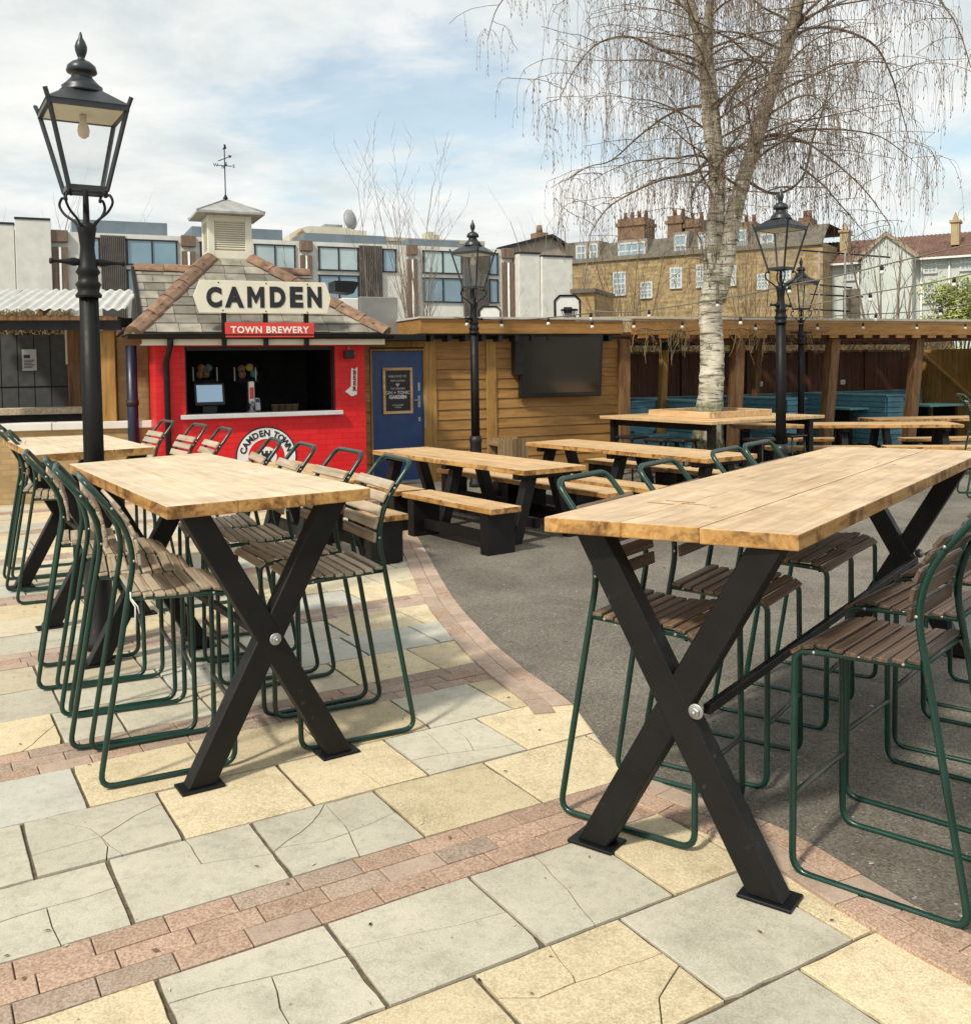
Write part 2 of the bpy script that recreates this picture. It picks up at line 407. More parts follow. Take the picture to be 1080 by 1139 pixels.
def split(poly,path):
    a=snap(poly,path[0]);b=snap(poly,path[-1])
    pts=[a[3]]+[V(q) for q in path[1:-1]]+[b[3]]
    fine=[pts[0]]
    for i in range(len(pts)-1):
        L=(pts[i+1]-pts[i]).length; k=max(1,int(L/.07)); nn=V((-(pts[i+1]-pts[i]).y,(pts[i+1]-pts[i]).x))
        if nn.length>0: nn.normalize()
        for j in range(1,k): fine.append(pts[i].lerp(pts[i+1],j/k)+nn*rg.uniform(-.006,.006))
        fine.append(pts[i+1])
    n=len(poly)
    def walk(i,ti,j,tj):
        out=[];k=i
        if i==j and tj>=ti: return out
        while True:
            k=(k+1)%n; out.append(V(poly[k]))
            if k==j: break
        return out
    p1=fine[::-1]+walk(a[1],a[2],b[1],b[2]); p2=fine+walk(b[1],b[2],a[1],a[2])
    return [p1,p2]
def clean(p):
    out=[]
    for q in p:
        if not out or (V(q)-V(out[-1])).length>.004: out.append(V(q))
    if len(out)>2 and (out[0]-out[-1]).length<.004: out.pop()
    return out
SL={'g':0,'b':1,'l':2,'p':3,'r':4,'d':5,'q':6}
pv=MB(); pv.tone=[]; cur=[.5]
def slab_piece(poly,mi,h=.0,gap=.0012,ch=.0025,tx=0,ty=0,deep=.03):
    poly=clean(poly)
    if len(poly)<3: return
    if poly_area(poly)<0: poly=poly[::-1]
    o=shrink(poly,gap); i=shrink(poly,gap+ch); n=len(o)
    c=sum((V(q) for q in poly),V((0,0)))/n
    zz=lambda q: h+(q[0]-c[0])*tx+(q[1]-c[1])*ty
    vs=[uvw(q[0],q[1],-deep) for q in o]+[uvw(q[0],q[1],zz(q)-ch*.8) for q in o]+[uvw(q[0],q[1],zz(q)) for q in i]
    fs=[tuple(2*n+k for k in range(n))]
    for k in range(n):
        l=(k+1)%n; fs+= [(k,l,n+l,n+k),(n+k,n+l,2*n+l,2*n+k)]
    pv.add(vs,fs,mi); pv.tone+=[cur[0]]*len(fs)
def tone_build(pb,name):
    o=struct(pb.build(name,[M['slab_grey'],M['slab_buff'],M['slab_blue'],M['slab_pale'],M['paver'],M['paver_dark'],M['paver_pale']]))
    a=o.data.attributes.new('tone','FLOAT','FACE'); a.data.foreach_set('value',pb.tone); return o
cracks=[  # traced crack lines (photo pixels)
 [(50,907),(100,922),(126,927)],[(126,927),(150,908),(178,895)],[(126,927),(120,942),(119,957)],[(36,952),(80,940),(116,930)],
 [(136,978),(162,971),(230,960),(298,951)],[(203,930),(212,940),(225,960)],
 [(0,1026),(52,1009),(100,996),(133,985)],[(52,1009),(58,1030),(68,1050)],
 [(361,893),(347,915),(308,946)],[(361,893),(383,917),(388,925),(400,952)],[(388,925),(415,915),(441,903)],[(315,944),(360,936),(385,927)],
 [(387,1055),(430,1045),(512,1029),(555,1018)],[(185,1117),(240,1100),(300,1086),(380,1065)],[(303,1088),(314,1139)],
 [(593,951),(615,974),(632,990),(660,1027)],
 [(530,1120),(600,1110),(640,1093),(733,1062)],[(624,1063),(637,1085),(640,1093)],[(750,1077),(733,1110),(728,1139)],
 [(330,867),(390,851),(427,841)],[(391,850),(420,870)],
 [(462,845),(500,838),(527,835),(583,826)],[(470,812),(490,830),(500,839)],[(500,808),(518,820),(527,835)],
 [(25,835),(20,815)],
]
crk=[[V(uv(*p)) for p in c] for c in cracks]
def do_slab(u0,u1,v0,v1,c):
    mid=uvw((u0+u1)/2,(v0+v1)/2); 
    if all(in_poly(uvw(a,b),tar_poly) for a in(u0,u1) for b in(v0,v1)): return
    g=.0052
    cn=[V((u0+g,v0+g)),V((u1-g,v0+g)),V((u1-g,v1-g)),V((u0+g,v1-g))]; ring=[]
    near=uvw((u0+u1)/2,(v0+v1)/2).length<8
    for i in range(4):
        a=cn[i];b=cn[(i+1)%4]
        inn=V((-(b-a).y,(b-a).x)).normalized(); ns=7 if near else 1
        ring.append(a+inn*rg.uniform(0,.003 if rg.random()<.85 else .014))
        for k in range(1,ns): ring.append(a.lerp(b,(k+rg.uniform(-.3,.3))/ns)+inn*(rg.uniform(-.0006,.0012)+(rg.uniform(.002,.006) if rg.random()<.08 else 0)))
    polys=[ring]
    for c2 in crk:
        m=sum(c2,V((0,0)))/len(c2)
        if not(u0<m.x<u1 and v0<m.y<v1): continue
        for k,p in enumerate(polys):
            if in_poly(V((m.x,m.y,0)),[V((q[0],q[1],0)) for q in p]):
                polys[k:k+1]=split(p,c2); break
    h=rg.uniform(-.002,.002);tx=rg.uniform(-.006,.006);ty=rg.uniform(-.006,.006)
    many=len(polys)>1; cur[0]=rg.random()
    for p in polys:
        slab_piece(p,SL[c],h+(rg.uniform(-.0008,.0004) if many else 0),.0022 if many else .0008,.001 if many else .0022,tx+(rg.uniform(-.0015,.0015) if many else 0),ty)
def ul(lst): return [uv(*p)[0] for p in lst]
PER=1.69; vb=2.745
rows=[]
def row(v0,v1,joints,cols): rows.append((v0,v1,joints,cols))
row(1.355,1.82,ul([(939,1111)]),'gb')
row(1.82,2.285,ul([(552,1112),(752,1070),(894,1012)]),'bbgb')
row(2.285,2.745,ul([(183,1113),(397,1073),(563,1013),(703,963),(838,963)]),'bggg'+'bb')
row(3.055,3.52,ul([(133,990),(300,943),(442,903),(568,868)]),'ggg'+'bb')
row(3.52,3.985,ul([(31,944),(188,905),(326,870),(450,841),(556,815)]),'ggbbgb')
row(3.985,4.445,ul([(88,872),(222,843),(350,820),(455,793),(543,773)]),'lbbbgb')
row(4.745,5.205,ul([(64,810),(130,795),(225,778),(380,749),(472,733)]),'bggpbb')
row(5.205,5.665,ul([(60,770),(190,765),(393,718),(467,703)]),'gglllb'[:5])
row(5.665,6.13,ul([(39,745),(140,720),(243,710),(360,690),(440,678)]),'ppggbb')
for k in range(2,9):
    for j in range(3):
        v0=vb+.31+PER*k+j*.463
        row(v0,v0+.463,None,None)
for v0,v1,js,cols in rows:
    if js is None:
        u=-11.0; js=[];
        while u<5: js.append(u); u+=rg.choice([.46,.46,.62,.75])
        cols=''.join(rg.choice('bbbpppggl') for _ in range(len(js)+1))
    else:
        js=list(js); cols=list(cols)
        u=js[0]
        while u>-9: u-=rg.choice([.47,.55,.68]); js.insert(0,u); cols.insert(0,rg.choice('gbpgb'))
        u=js[-1]
        while u<js[0]+22 and u<5: u+=rg.choice([.55,.6,.47]); js.append(u); cols.append(rg.choice('bbp'))
    for i in range(len(js)-1):
        do_slab(js[i],js[i+1],v0,v1,cols[i+1])
# --- brick bands
for k in range(-1,9):
    v0=vb+PER*k
    for c in range(3):
        u=-9+rg.uniform(0,.1)+(.107 if c==1 else 0)
        while u<5:
            if not in_poly(uvw(u+.1,v0+.05+c*.1033),tar_poly):
                if k<=0: mi=rg.choice([4,4,4,4,6,5])
                elif k==1: mi=rg.choice([4,5,5,6])
                else: mi=rg.choice([4,5,6,6])
                cur[0]=rg.random(); slab_piece([V((u,v0+c*.1033)),V((u+.213,v0+c*.1033)),V((u+.213,v0+(c+1)*.1033)),V((u,v0+(c+1)*.1033))],mi,rg.uniform(-.001,.002),.0022,.003)
            u+=.213
tone_build(pv,'paving')
# --- curved border
def resample(P,step):
    out=[P[0]];acc=0
    for i in range(len(P)-1):
        a=P[i];b=P[i+1];L=(b-a).length
        while acc+L>=step:
            t=(step-acc)/L; a=a.lerp(b,t); out.append(a); L=(b-a).length; acc=0
        acc+=L
    return out
pvs=pv; pv=MB(); pv.tone=[]
for c in range(2):
    off=[]
    dense=resample(ec,.03)
    for i,p in enumerate(dense):
        t=dense[min(i+4,len(dense)-1)]-dense[max(i-4,0)]; t.normalize(); nrm=V((t.y,-t.x,0))
        # the paving lies on the viewer's left of the edge
        off.append((p+nrm*(.108*c),p+nrm*(.108*(c+1))))
    st=7; i0=3 if c else 0
    g0,g1=uv(632,783),uv(694,862)
    for i in range(i0,len(off)-st,st):
        q=off[i+st//2][0]; qu=(q.dot(U),q.dot(W))
        if (g1[1]-.05)<qu[1]<(g0[1]-.02) and -1<qu[0]<3: continue
        pol=[off[i+j][0] for j in (0,st//2,st)]+[off[i+j][1] for j in (st,st//2,0)]
        cur[0]=rg.random(); slab_piece([V((p.dot(U),p.dot(W))) for p in pol],rg.choice([4,4,6,5]) if g1[1]>qu[1] else rg.choice([4,6,6,6]),.011+rg.uniform(0,.003),.0018,.003)
tone_build(pv,'paving_border')

# ================================================================ BAR TABLES
def bar_table(label,corners,ft,fy,ht,wood_m,mark=False):
    """corners: near-left, near-right, far-right, far-left of the top (world xy); ft: world xy of the two near feet"""
    c=[V((p[0],p[1],0)) for p in corners]
    ctr=(c[0]+c[1]+c[2]+c[3])/4; ax=((c[3]+c[2])-(c[0]+c[1])).normalized(); ang=math.atan2(ax.y,ax.x)
    root=thing('bar_table',label,'bar table',(ctr.x,ctr.y,0),ang,'tall trestle tables with crossed black legs')
    inv=Matrix.Rotation(-ang,3,'Z')
    loc=[inv@(p-ctr) for p in c]
    a0,b0,b1,a1=loc   # near-left, near-right, far-right, far-left
    th=.052
    cuts=[(0,.3255,0.0),(.3262,.635,.0),(.641,1.0,.012)] if mark else [(0,.3255,0),(.3262,.6555,0),(.6562,1,0)]
    for i,(s0,s1,dx) in enumerate(cuts):
        m=MB()
        P=[a0.lerp(b0,s0),a0.lerp(b0,s1),a1.lerp(b1,s1),a1.lerp(b1,s0)]
        P[0].x-=dx;P[1].x-=dx
        m.prism([V((p.x,p.y,ht-th)) for p in P][::-1],(0,0,th))
        # faces: first (bottom/top) wood, sides edge
        m.m=[0,0]+[1]*4
        m.build('tabletop_board',[wood_m,M['top_edge']],root,.004,2)
    L=((a1-a0).length+(b1-b0).length)/2
    fl=[inv@(V((p[0],p[1],0))-ctr) for p in ft]
    xn=(fl[0].x+fl[1].x)/2; yc=(fl[0].y+fl[1].y)/2; hw=abs(fl[0].y-fl[1].y)/2+.02
    xf=-xn if abs(xn)>.5 else L/2-.2
    for x in (xn,xf):
        sgn=1 if x<0 else -1
        for k,(y0,y1) in enumerate(((-hw,hw),(hw,-hw))):
            m=MB(); w=.051; zt=ht-th-.002
            d=V((0,y1-y0,zt)); d.normalize(); hwx=w/abs(d.z)
            pol=[V((x-.04+.004*k,y0-hwx,.012)),V((x-.04+.004*k,y0+hwx,.012)),V((x-.04+.004*k,y1+hwx,zt)),V((x-.04+.004*k,y1-hwx,zt))]
            m.prism(pol,(.08,0,0))
            leg=m.build('leg',M['blackwood'],root,.004,1)
            m=MB(); m.box(x-.058,x+.062,y0-.088,y0+.088,0.001,.012); m.build('foot_plate',M['blackmetal'],root,.002,1)
        for dx in((-1,) if x<0 else (1,)):
            m=MB(); X=x+dx*.046
            s=len(m.v); m.lathe([(.026,0),(.026,.002),(.023,.004)],20); 
            m.lathe([(.017,.004),(.017,.015),(.014,.017)],6,sm=False); m.lathe([(.008,.017),(.008,.024)],10)
            m.xf(Matrix.Translation((X,yc,zt/2+.006))@Matrix.Rotation(R_(90*dx),4,'Y'),s)
            m.build('bolt',M['steel'],root)
        m=MB(); m.box(x-.035,x+.035,-hw-.02+yc,hw+.02+yc,zt-.062,zt-.001)
    m=MB(); m.box(xn+.042,xf-.042,yc-.014,yc+.014,zt/2-.03,zt/2+.004); m.build('stretcher',M['blackwood'],root,.003,1)
    if mark:
        m=MB()
        for px,py,s in ((735,560,.05),(757,558,.06),(772,561,.05)):
            g=inv@(G(px,py,ht)-ctr); m.box(g.x-.008,g.x+.008,g.y-s,g.y+s,ht+.0003,ht+.0008)
        m.build('scorch_mark',paint('burnt_wood_mark',(.30,.17,.07),.6),root)
    return root,ang,ctr
HT=1.18
k=.52/.56
def tp(px,py): g=G(px,py,HT); return (g.x,g.y)
TR=[tp(605,575),tp(890,594),None,tp(925,496.5)]
# far right corner runs parallel to the left edge
d_=V(TR[3])-V(TR[0]); e_=V(TR[1])+d_.normalized()*d_.length*.985; TR[2]=(e_.x,e_.y)
tabR,aR,cR=bar_table('tall oiled timber table with crossed black legs, nearest on the right, split between its boards',TR,[G(690,950)[:2],G(882,1003)[:2]],0,HT,M['top'],True)
TL=[tp(185,563.5),tp(412,542.6),tp(227.5,503.3),tp(76.5,516)]
tabL,aL,cL=bar_table('pale topped tall table with crossed black legs at front left of the street lamp',TL,[G(232,873)[:2],G(374,838)[:2]],0,HT,M['top_pale'])
TB=[tp(40,505.7),tp(171,497),tp(115,483),tp(3,487.7)]
c0=(V(TB[0])+V(TB[1]))/2; ad=((V(TB[3])+V(TB[2]))/2-c0).normalized(); sd=(V(TB[1])-V(TB[0])).normalized()
tabB,aB,cB=bar_table('pale topped tall table partly hidden behind the nearest street lamp',TB,[(c0+ad*.16-sd*.28)[:],(c0+ad*.16+sd*.28)[:]],0,HT,M['top_pale'])

# ================================================================ STOOLS
def stool(kind,slatmat):
    root=thing('bar_stool','','bar stool')
    B=.222; S=.205
    def side(s):
        return [V((-.13,s*S,.772)),V((.19,s*S,.757)),V((.268,s*S,.752)),V((.270,s*B,.014)),V((-.275,s*B,.014)),V((-.145,s*S,.77)),V((-.115,s*S,.93)),V((-.15,s*S*.99,1.08)),V((-.295,s*S*.93,1.265))]
    L=fillet(side(1),[0,.05,.07,.06,.06,.12,.14,.14,0],5)[:-1]
    Rr=fillet(side(-1),[0,.05,.07,.06,.06,.12,.14,.14,0],5)[:-1]
    top=fillet([L[-1],V((-.295,S*.93,1.265)),V((-.30,-S*.93,1.265)),Rr[-1]],.06,6)
    m=MB(); m.tube(L[:-1]+top+Rr[:-1][::-1],.0118,10)
    m.tube([(.235,-S,.745),(.235,S,.745)],.010,8); m.tube([(-.125,-S,.768),(-.125,S,.768)],.010,8)
    fm=m
    m=MB(); m.tube([(.268,-B+.003,.27),(.268,B-.003,.27)],.0105,8); m.build('footrest',M['green_dull'],root)
    m=MB()
    n=9
    for i in range(n):
        x=-.112+i*.0472
        z=.780-.014*math.sin(math.pi*min(1,i/6.5)) ; rx=0
        if i==n-2: z=.767;rx=R_(12)
        if i==n-1: z=.750;rx=R_(36);x-=.006
        Mx=Matrix.Translation((x,0,z+.004))@Matrix.Rotation(rx,4,'Y')@Matrix.Rotation(random.uniform(-.012,.012),4,'Z')
        m.box(-.0195,.0195,-S-.016,S+.016,-.006,.009,0,Mx)
    m.build('seat',slatmat,root,.004,2)
    m=MB()
    pr=[(-.117,.925),(-.124,.983),(-.139,1.04),(-.164,1.095),(-.196,1.147)]
    for i,(x,z) in enumerate(pr):
        tilt=[R_(-5),R_(-14),R_(-23),R_(-32),R_(-37)][i]
        m.box(.0135,.029,-S-.012,S+.012,-.024,.024,0,Matrix.Translation((x,0,z))@Matrix.Rotation(tilt,4,'Y'))
    m.build('backrest',slatmat,root,.005,2)
    m=fm
    for s in(-1,1):
        for (x,z) in [pr[0],pr[-1],(-.08,.772),(.20,.757)]:
            q=len(m.v); m.lathe([(.006,0),(.006,.003),(.003,.005)],8,mi=1); m.xf(Matrix.Translation((x,s*(S+.0115),z))@Matrix.Rotation(R_(-90*s),4,'X'),q)
    m.build('frame',[M['green'],M['steel']],root)
    return root
def row_stools(proto,start,n_used,anchor_px,side,ang,along,ts,labels,group,jit=0.07):
    """anchor: photo pixel of the rear end of the runner nearest the viewer; side=+1 if that runner is the stool's left one"""
    g=G(*anchor_px)
    f=V((math.cos(ang),math.sin(ang),0)); l=V((-f.y,f.x,0))
    base=g+f*.275-l*(.222*side)
    for t,lab in zip(ts,labels):
        a=ang+(random.uniform(-jit,jit) if t>0 else 0)
        q=base+along*t+f*random.uniform(-.02,.02)
        place(proto,n_used[0],(q.x,q.y,.001),a,lab,group); n_used[0]+=1
SG='green tubular metal bar stools with slatted wooden seats'
sp=stool('pale',M['slat_pale']); up=[0]
dL=V((math.cos(aL),math.sin(aL),0)); dR=V((math.cos(aR),math.sin(aR),0)); dB=V((math.cos(aB),math.sin(aB),0))
row_stools(sp,0,up,(112,881),-1,R_(27),dL,[0,.49,.98,1.47],[
 'weathered bar stool nearest the camera on the left, white cable tie hanging under its seat',
 'weathered bar stool second from the front on the left side of the front left table',
 'weathered bar stool third from the front on the left side of the front left table',
 'weathered bar stool at the far end of the left side of the front left table'],SG)
first=sp
row_stools(sp,0,up,(463,813),1,R_(180+27),dL,[0,.52,1.08,1.60],[
 'grey bar stool, back in full view, at the right corner of the front left table',
 'grey slatted bar stool second along the right side of the front left table',
 'bar stool third along the right side of the front left table',
 'bar stool farthest along the right side of the front left table'],SG)
row_stools(sp,0,up,(20,674),-1,R_(24),dB,[0,.5,1.0],[
 'front bar stool of three at the left edge, beside the table behind the lamp',
 'bar stool in the middle of three at the left edge of the photo',
 'bar stool at the back of three at the left edge of the photo'],SG)
q=V(TB[1]).to_3d()
f_=V((math.cos(aB-math.pi/2),math.sin(aB-math.pi/2),0))
for i,(t,o) in enumerate(((.30,.30),(.95,.30),(1.75,.25))):
    p=V((TB[1][0],TB[1][1],0))+dB*t+f_*o
    place(sp,1,(p.x,p.y,.001),aB+math.pi/2+random.uniform(-.1,.1),['rightmost bar stool on the far side of the table behind the lamp','middle bar stool on the far side of the table behind the lamp','bar stool nearest the tan post, far side of the table behind the lamp'][i],SG)
# the cable tie on the nearest stool
m=MB(); m.tube([(-.135,-.220,.80),(-.135,-.221,.77),(-.12,-.233,.74),(-.122,-.234,.64)],.0035,6); m.tube([(-.135,-.218,.775),(-.11,-.233,.74),(-.105,-.235,.71)],.003,6)
s1=[o for o in COL.objects if o.type=='EMPTY' and o.get('label','').startswith('weathered bar stool nearest')][0]
m.build('cable_tie',M['white'],s1)
sd_=stool('dark',M['slat_dark']); ud=[0]
row_stools(sd_,0,ud,(1078,1041),1,R_(139),dR,[0,.66,1.30,1.95],[
 'dark slatted bar stool nearest the camera at the right edge, angled green back',
 'dark slatted bar stool second along the right side of the near right table',
 'dark slatted bar stool third along the right side of the near right table',
 'dark slatted bar stool farthest along the right side of the near right table'],SG)
sm=stool('mid',M['slat_mid']); um=[0]
row_stools(sm,0,um,(628,906),-1,R_(-36),dR,[0,.60,1.36,1.80],[
 'brown bar stool at the near left corner of the right table, on the brick band',
 'brown slatted bar stool second along the left side of the right table',
 'brown slatted bar stool third along the left side of the right table',
 'brown slatted bar stool at the far left corner of the right table'],SG)
g=G(1062,552); 
place(sp,1,(g.x+.33,g.y-.1,.011),R_(-12),'pale slatted bar stool standing alone at the right edge before the blue benches',SG)

# ================================================================ PICNIC TABLES
def picnic(label,ctr,ang,L,Wd,h=.72,z0=.011):
    root=thing('trestle_table',label,'trestle table',(ctr[0],ctr[1],z0),ang,'low trestle tables with black A frame legs')
    m=MB(); nb=3
    for i in range(nb):
        y0=-Wd/2+Wd/nb*i; m.box(-L/2+random.uniform(-.01,.01),L/2+random.uniform(-.01,.01),y0+.0015,y0+Wd/nb-.0015,h-.05,h)
    m.m=[ (0 if i%6<2 else 1) for i in range(len(m.f))]
    m.build('tabletop',[M['bench_top'],M['top_edge']],root,.004,2)
    for x in(-L/2+.22,0,L/2-.22):
        for s in(-1,1):
            m=MB(); pol=[V((x-.05,s*(Wd/2-.03)-.06,0)),V((x-.05,s*(Wd/2-.03)+.06,0)),V((x-.05,s*.16+.06,h-.11)),V((x-.05,s*.16-.06,h-.11))]
            m.prism(pol,(.10,0,0)); m.build('leg',M['blackwood'],root,.005,1)
        m=MB(); m.box(x-.045,x+.045,-Wd/2+.05,Wd/2-.05,h-.11,h-.052); m.build('top_rail',M['blackwood'],root,.004,1)
    m=MB(); m.box(-L/2+.30,L/2-.30,-.03,.03,.10,.20); m.build('stretcher',M['blackwood'],root,.004,1)
    return root
def bench_proto():
    root=thing('bench','','bench'); L=1.56;h=.43
    m=MB(); 
    for y0,y1 in((-.17,-.002),(.002,.17)): m.box(-L/2,L/2,y0,y1,h-.052,h)
    m.m=[(0 if i%6<2 else 1) for i in range(len(m.f))]
    m.build('seat',[M['bench_top'],M['top_edge']],root,.004,2)
    for x in(-L/2+.14,L/2-.14):
        m=MB(); m.box(x-.06,x+.06,-.155,.155,0,h-.054); m.build('leg',M['blackwood'],root,.006,1)
    m=MB(); m.box(-L/2+.2,L/2-.2,-.035,.035,.07,.17); m.build('stretcher',M['blackwood'],root,.004,1)
    return root
bp=bench_proto(); ub=[0]
BG='plank benches on black slab legs'
def bench(x,y,ang,label):
    place(bp,ub[0],(x,y,.011),ang,label,BG); ub[0]+=1
A1=R_(-55.5)
picnic('long low trestle table in front of the navy door, plank top',(-.19,10.40),A1,3.02,.75)
f1=V((math.cos(A1),math.sin(A1),0)); l1=V((-f1.y,f1.x,0))
for t,w,lab in((.93,-.74,'plank bench in full view at the near side of the table by the navy door'),(-.72,-.74,'plank bench behind the grey bar stool, ending at the full view bench'),
               (.80,.74,'far side plank bench at the near end of the table by the navy door'),(-.80,.74,'far side plank bench against the tan boards, by the table near the navy door')):
    q=V((-.19,10.40,0))+f1*t+l1*w; bench(q.x,q.y,A1+random.uniform(-.03,.03),lab)
A2=R_(-55)
picnic('long low trestle table in front of the wall mounted television',(1.70,11.30),A2,3.05,.8)
f2=V((math.cos(A2),math.sin(A2),0)); l2=V((-f2.y,f2.x,0))
for t,w,lab in((.80,-.78,'plank bench on the near side of the table before the television, right half'),(-.82,-.78,'plank bench on the near side of the table before the television, left half'),
               (.80,.78,'plank bench on the far side of the table before the television, near the birch'),(-.80,.78,'plank bench on the far side of the table before the television, by the shed wall')):
    q=V((1.70,11.30,0))+f2*t+l2*w; bench(q.x,q.y,A2+random.uniform(-.03,.03),lab)
A0=R_(122); f0=V((math.cos(A0),math.sin(A0),0)); r0=V((f0.y,-f0.x,0))
q=V((-.94,8.53,0))+f0*1.05-r0*.37
picnic('low trestle table in front of the red hut, mostly hidden by bar stools',(q.x,q.y),A0,2.1,.74)
e=G(452,573,.43); q=V((e.x,e.y,0))+f0*.78-r0*.15
bench(q.x,q.y,A0,'plank bench at the edge of the brick border behind the grey bar stool')
picnic('low trestle table standing crosswise before the pergola, to the right of the lamp',(5.6,15.2),R_(-8),3.4,.8)
picnic('short low trestle table farther back before the pergola, at the right',(7.7,16.5),R_(4),2.4,.75)
bench(5.0,14.45,R_(-8),'plank bench on the near side of the crosswise table, left end')
bench(6.7,14.25,R_(-8),'plank bench on the near side of the crosswise table, right end')
bench(5.2,16.1,R_(-8),'plank bench on the far side of the crosswise table')
bench(7.6,15.85,R_(4),'plank bench beside the short table before the pergola')
# ================================================================ STREET LAMPS
def lamp_proto():
    root=thing('street_lamp','','street lamp')
    m=MB()
    m.lathe([(.105,0),(.105,.05),(.085,.09),(.082,.62),(.095,.66),(.072,.72)],16)
    m.build('base',paint('rust_flecked_lamp_base',(.012,.012,.013),.45,.3,.15,(.10,.03,.012)),root)
    m=MB()
    m.lathe([(.061,.70),(.059,1.4),(.056,2.16)],28,flute=.13)
    m.lathe([(.074,2.155),(.078,2.17),(.062,2.19),(.066,2.215),(.076,2.235),(.060,2.255),(.058,2.29),(.072,2.31),(.056,2.34),(.045,2.42),(.042,2.46),(.050,2.54),(.058,2.575),(.050,2.60),(.02,2.61),(.016,2.80)],18)
    m.build('post',M['blackmetal'],root)
    m=MB(); prof=[(.014,-.215),(.020,-.208),(.014,-.195),(.010,-.18),(.013,-.14),(.020,-.11),(.026,-.08),(.02,-.05),(.02,.05),(.026,.08),(.020,.11),(.013,.14),(.010,.18),(.014,.195),(.020,.208),(.014,.215)]
    m.lathe(prof,12); m.xf(Matrix.Translation((0,0,2.37))@Matrix.Rotation(R_(90),4,'Y')); m.build('ladder_bar',M['blackmetal'],root)
    for k in range(4):
        a=R_(45+90*k); c,s=math.cos(a),math.sin(a)
        pts=[(.045,2.57),(.085,2.62),(.15,2.665),(.185,2.72),(.165,2.765),(.135,2.755),(.148,2.785)]
        m=MB(); m.tube(catmull([V((r*c,r*s,z)) for r,z in pts],5),.0085,6); m.build('bracket',M['blackmetal'],root)
    b,t=.105,.215; z0,z1=2.79,3.27
    m=MB()
    cb=[V((i*b,j*b,z0)) for i,j in((-1,-1),(1,-1),(1,1),(-1,1))]; ct=[V((i*t,j*t,z1)) for i,j in((-1,-1),(1,-1),(1,1),(-1,1))]
    for i in range(4):
        j=(i+1)%4
        m.beam(cb[i],ct[i],.020,.020); m.beam(cb[i]+V((0,0,.012)),cb[j]+V((0,0,.012)),.022,.030); m.beam(ct[i],ct[j],.024,.032)
        d=ct[i].normalized(); m.beam(ct[i]+V((0,0,.0)),ct[i]+V((ct[i].x*.10,ct[i].y*.10,.065)),.022,.016)
    m.beam(V((-b,0,z0+.005)),V((b,0,z0+.005)),.02,.02)
    lan=m.build('lantern_frame',M['lanternmetal'],root)
    m=MB()
    for i in range(4):
        j=(i+1)%4; ii=[cb[i]*.98+V((0,0,z0*.02+.03)),cb[j]*.98+V((0,0,z0*.02+.03)),ct[j]*.985+V((0,0,z1*.015-.02)),ct[i]*.985+V((0,0,z1*.015-.02))]
        m.add(ii,[(0,1,2,3)])
    m.build('glass_pane',M['glass'],lan)
    m=MB(); q=.232; u=.10; zc=3.385
    A=[V((i*q,j*q,z1+.016)) for i,j in((-1,-1),(1,-1),(1,1),(-1,1))]; B=[V((i*u,j*u,zc)) for i,j in((-1,-1),(1,-1),(1,1),(-1,1))]
    m.add(A+B,[(0,1,5,4),(1,2,6,5),(2,3,7,6),(3,0,4,7),(4,5,6,7),(3,2,1,0)])
    m.lathe([(.128,3.378),(.130,3.392),(.115,3.405),(.118,3.42),(.098,3.435),(.062,3.475),(.056,3.497),(.083,3.503),(.089,3.513),(.080,3.545),(.055,3.568),(.028,3.58),(.018,3.592),(.024,3.605),(.034,3.635),(.036,3.66),(.026,3.69),(.012,3.715),(.010,3.73),(.004,3.748)],16)
    m.build('lantern_roof',M['lanternmetal'],root)
    m=MB(); m.add([V((i*.20,j*.20,z1-.012)) for i,j in((-1,-1),(1,-1),(1,1),(-1,1))],[(0,1,2,3)])
    m.build('reflector',M['cream'],lan)
    m=MB(); m.lathe([(.02,3.255),(.02,3.21),(.030,3.19),(.036,3.16),(.030,3.13),(.012,3.115)],12)
    m.build('bulb',mottle('frosted_bulb',(.62,.55,.42),(.7,.62,.5),5,.25),lan)
    return root
lp=lamp_proto(); LG='black cast iron street lamps with four sided lanterns'
g=G(113,720); place(lp,0,(g.x-.01,g.y,0),R_(31),'tallest looking street lamp at the left, standing between the pale tall tables',LG)
p=DY(528.5,450,13.6); place(lp,1,(p.x,p.y,.011),R_(58),'street lamp in front of the tan boarded shed, left of the television',LG)
p=DY(868.5,450,11.5); place(lp,1,(p.x,p.y,.011),R_(42),'street lamp just right of the birch trunk, its lantern seen corner on',LG)
p=DY(891,450,16.6); lo=place(lp,1,(p.x,p.y,.011),R_(15),'most distant street lamp, half hidden behind the lamp beside the birch',LG); lo.scale=(.93,.93,.93)

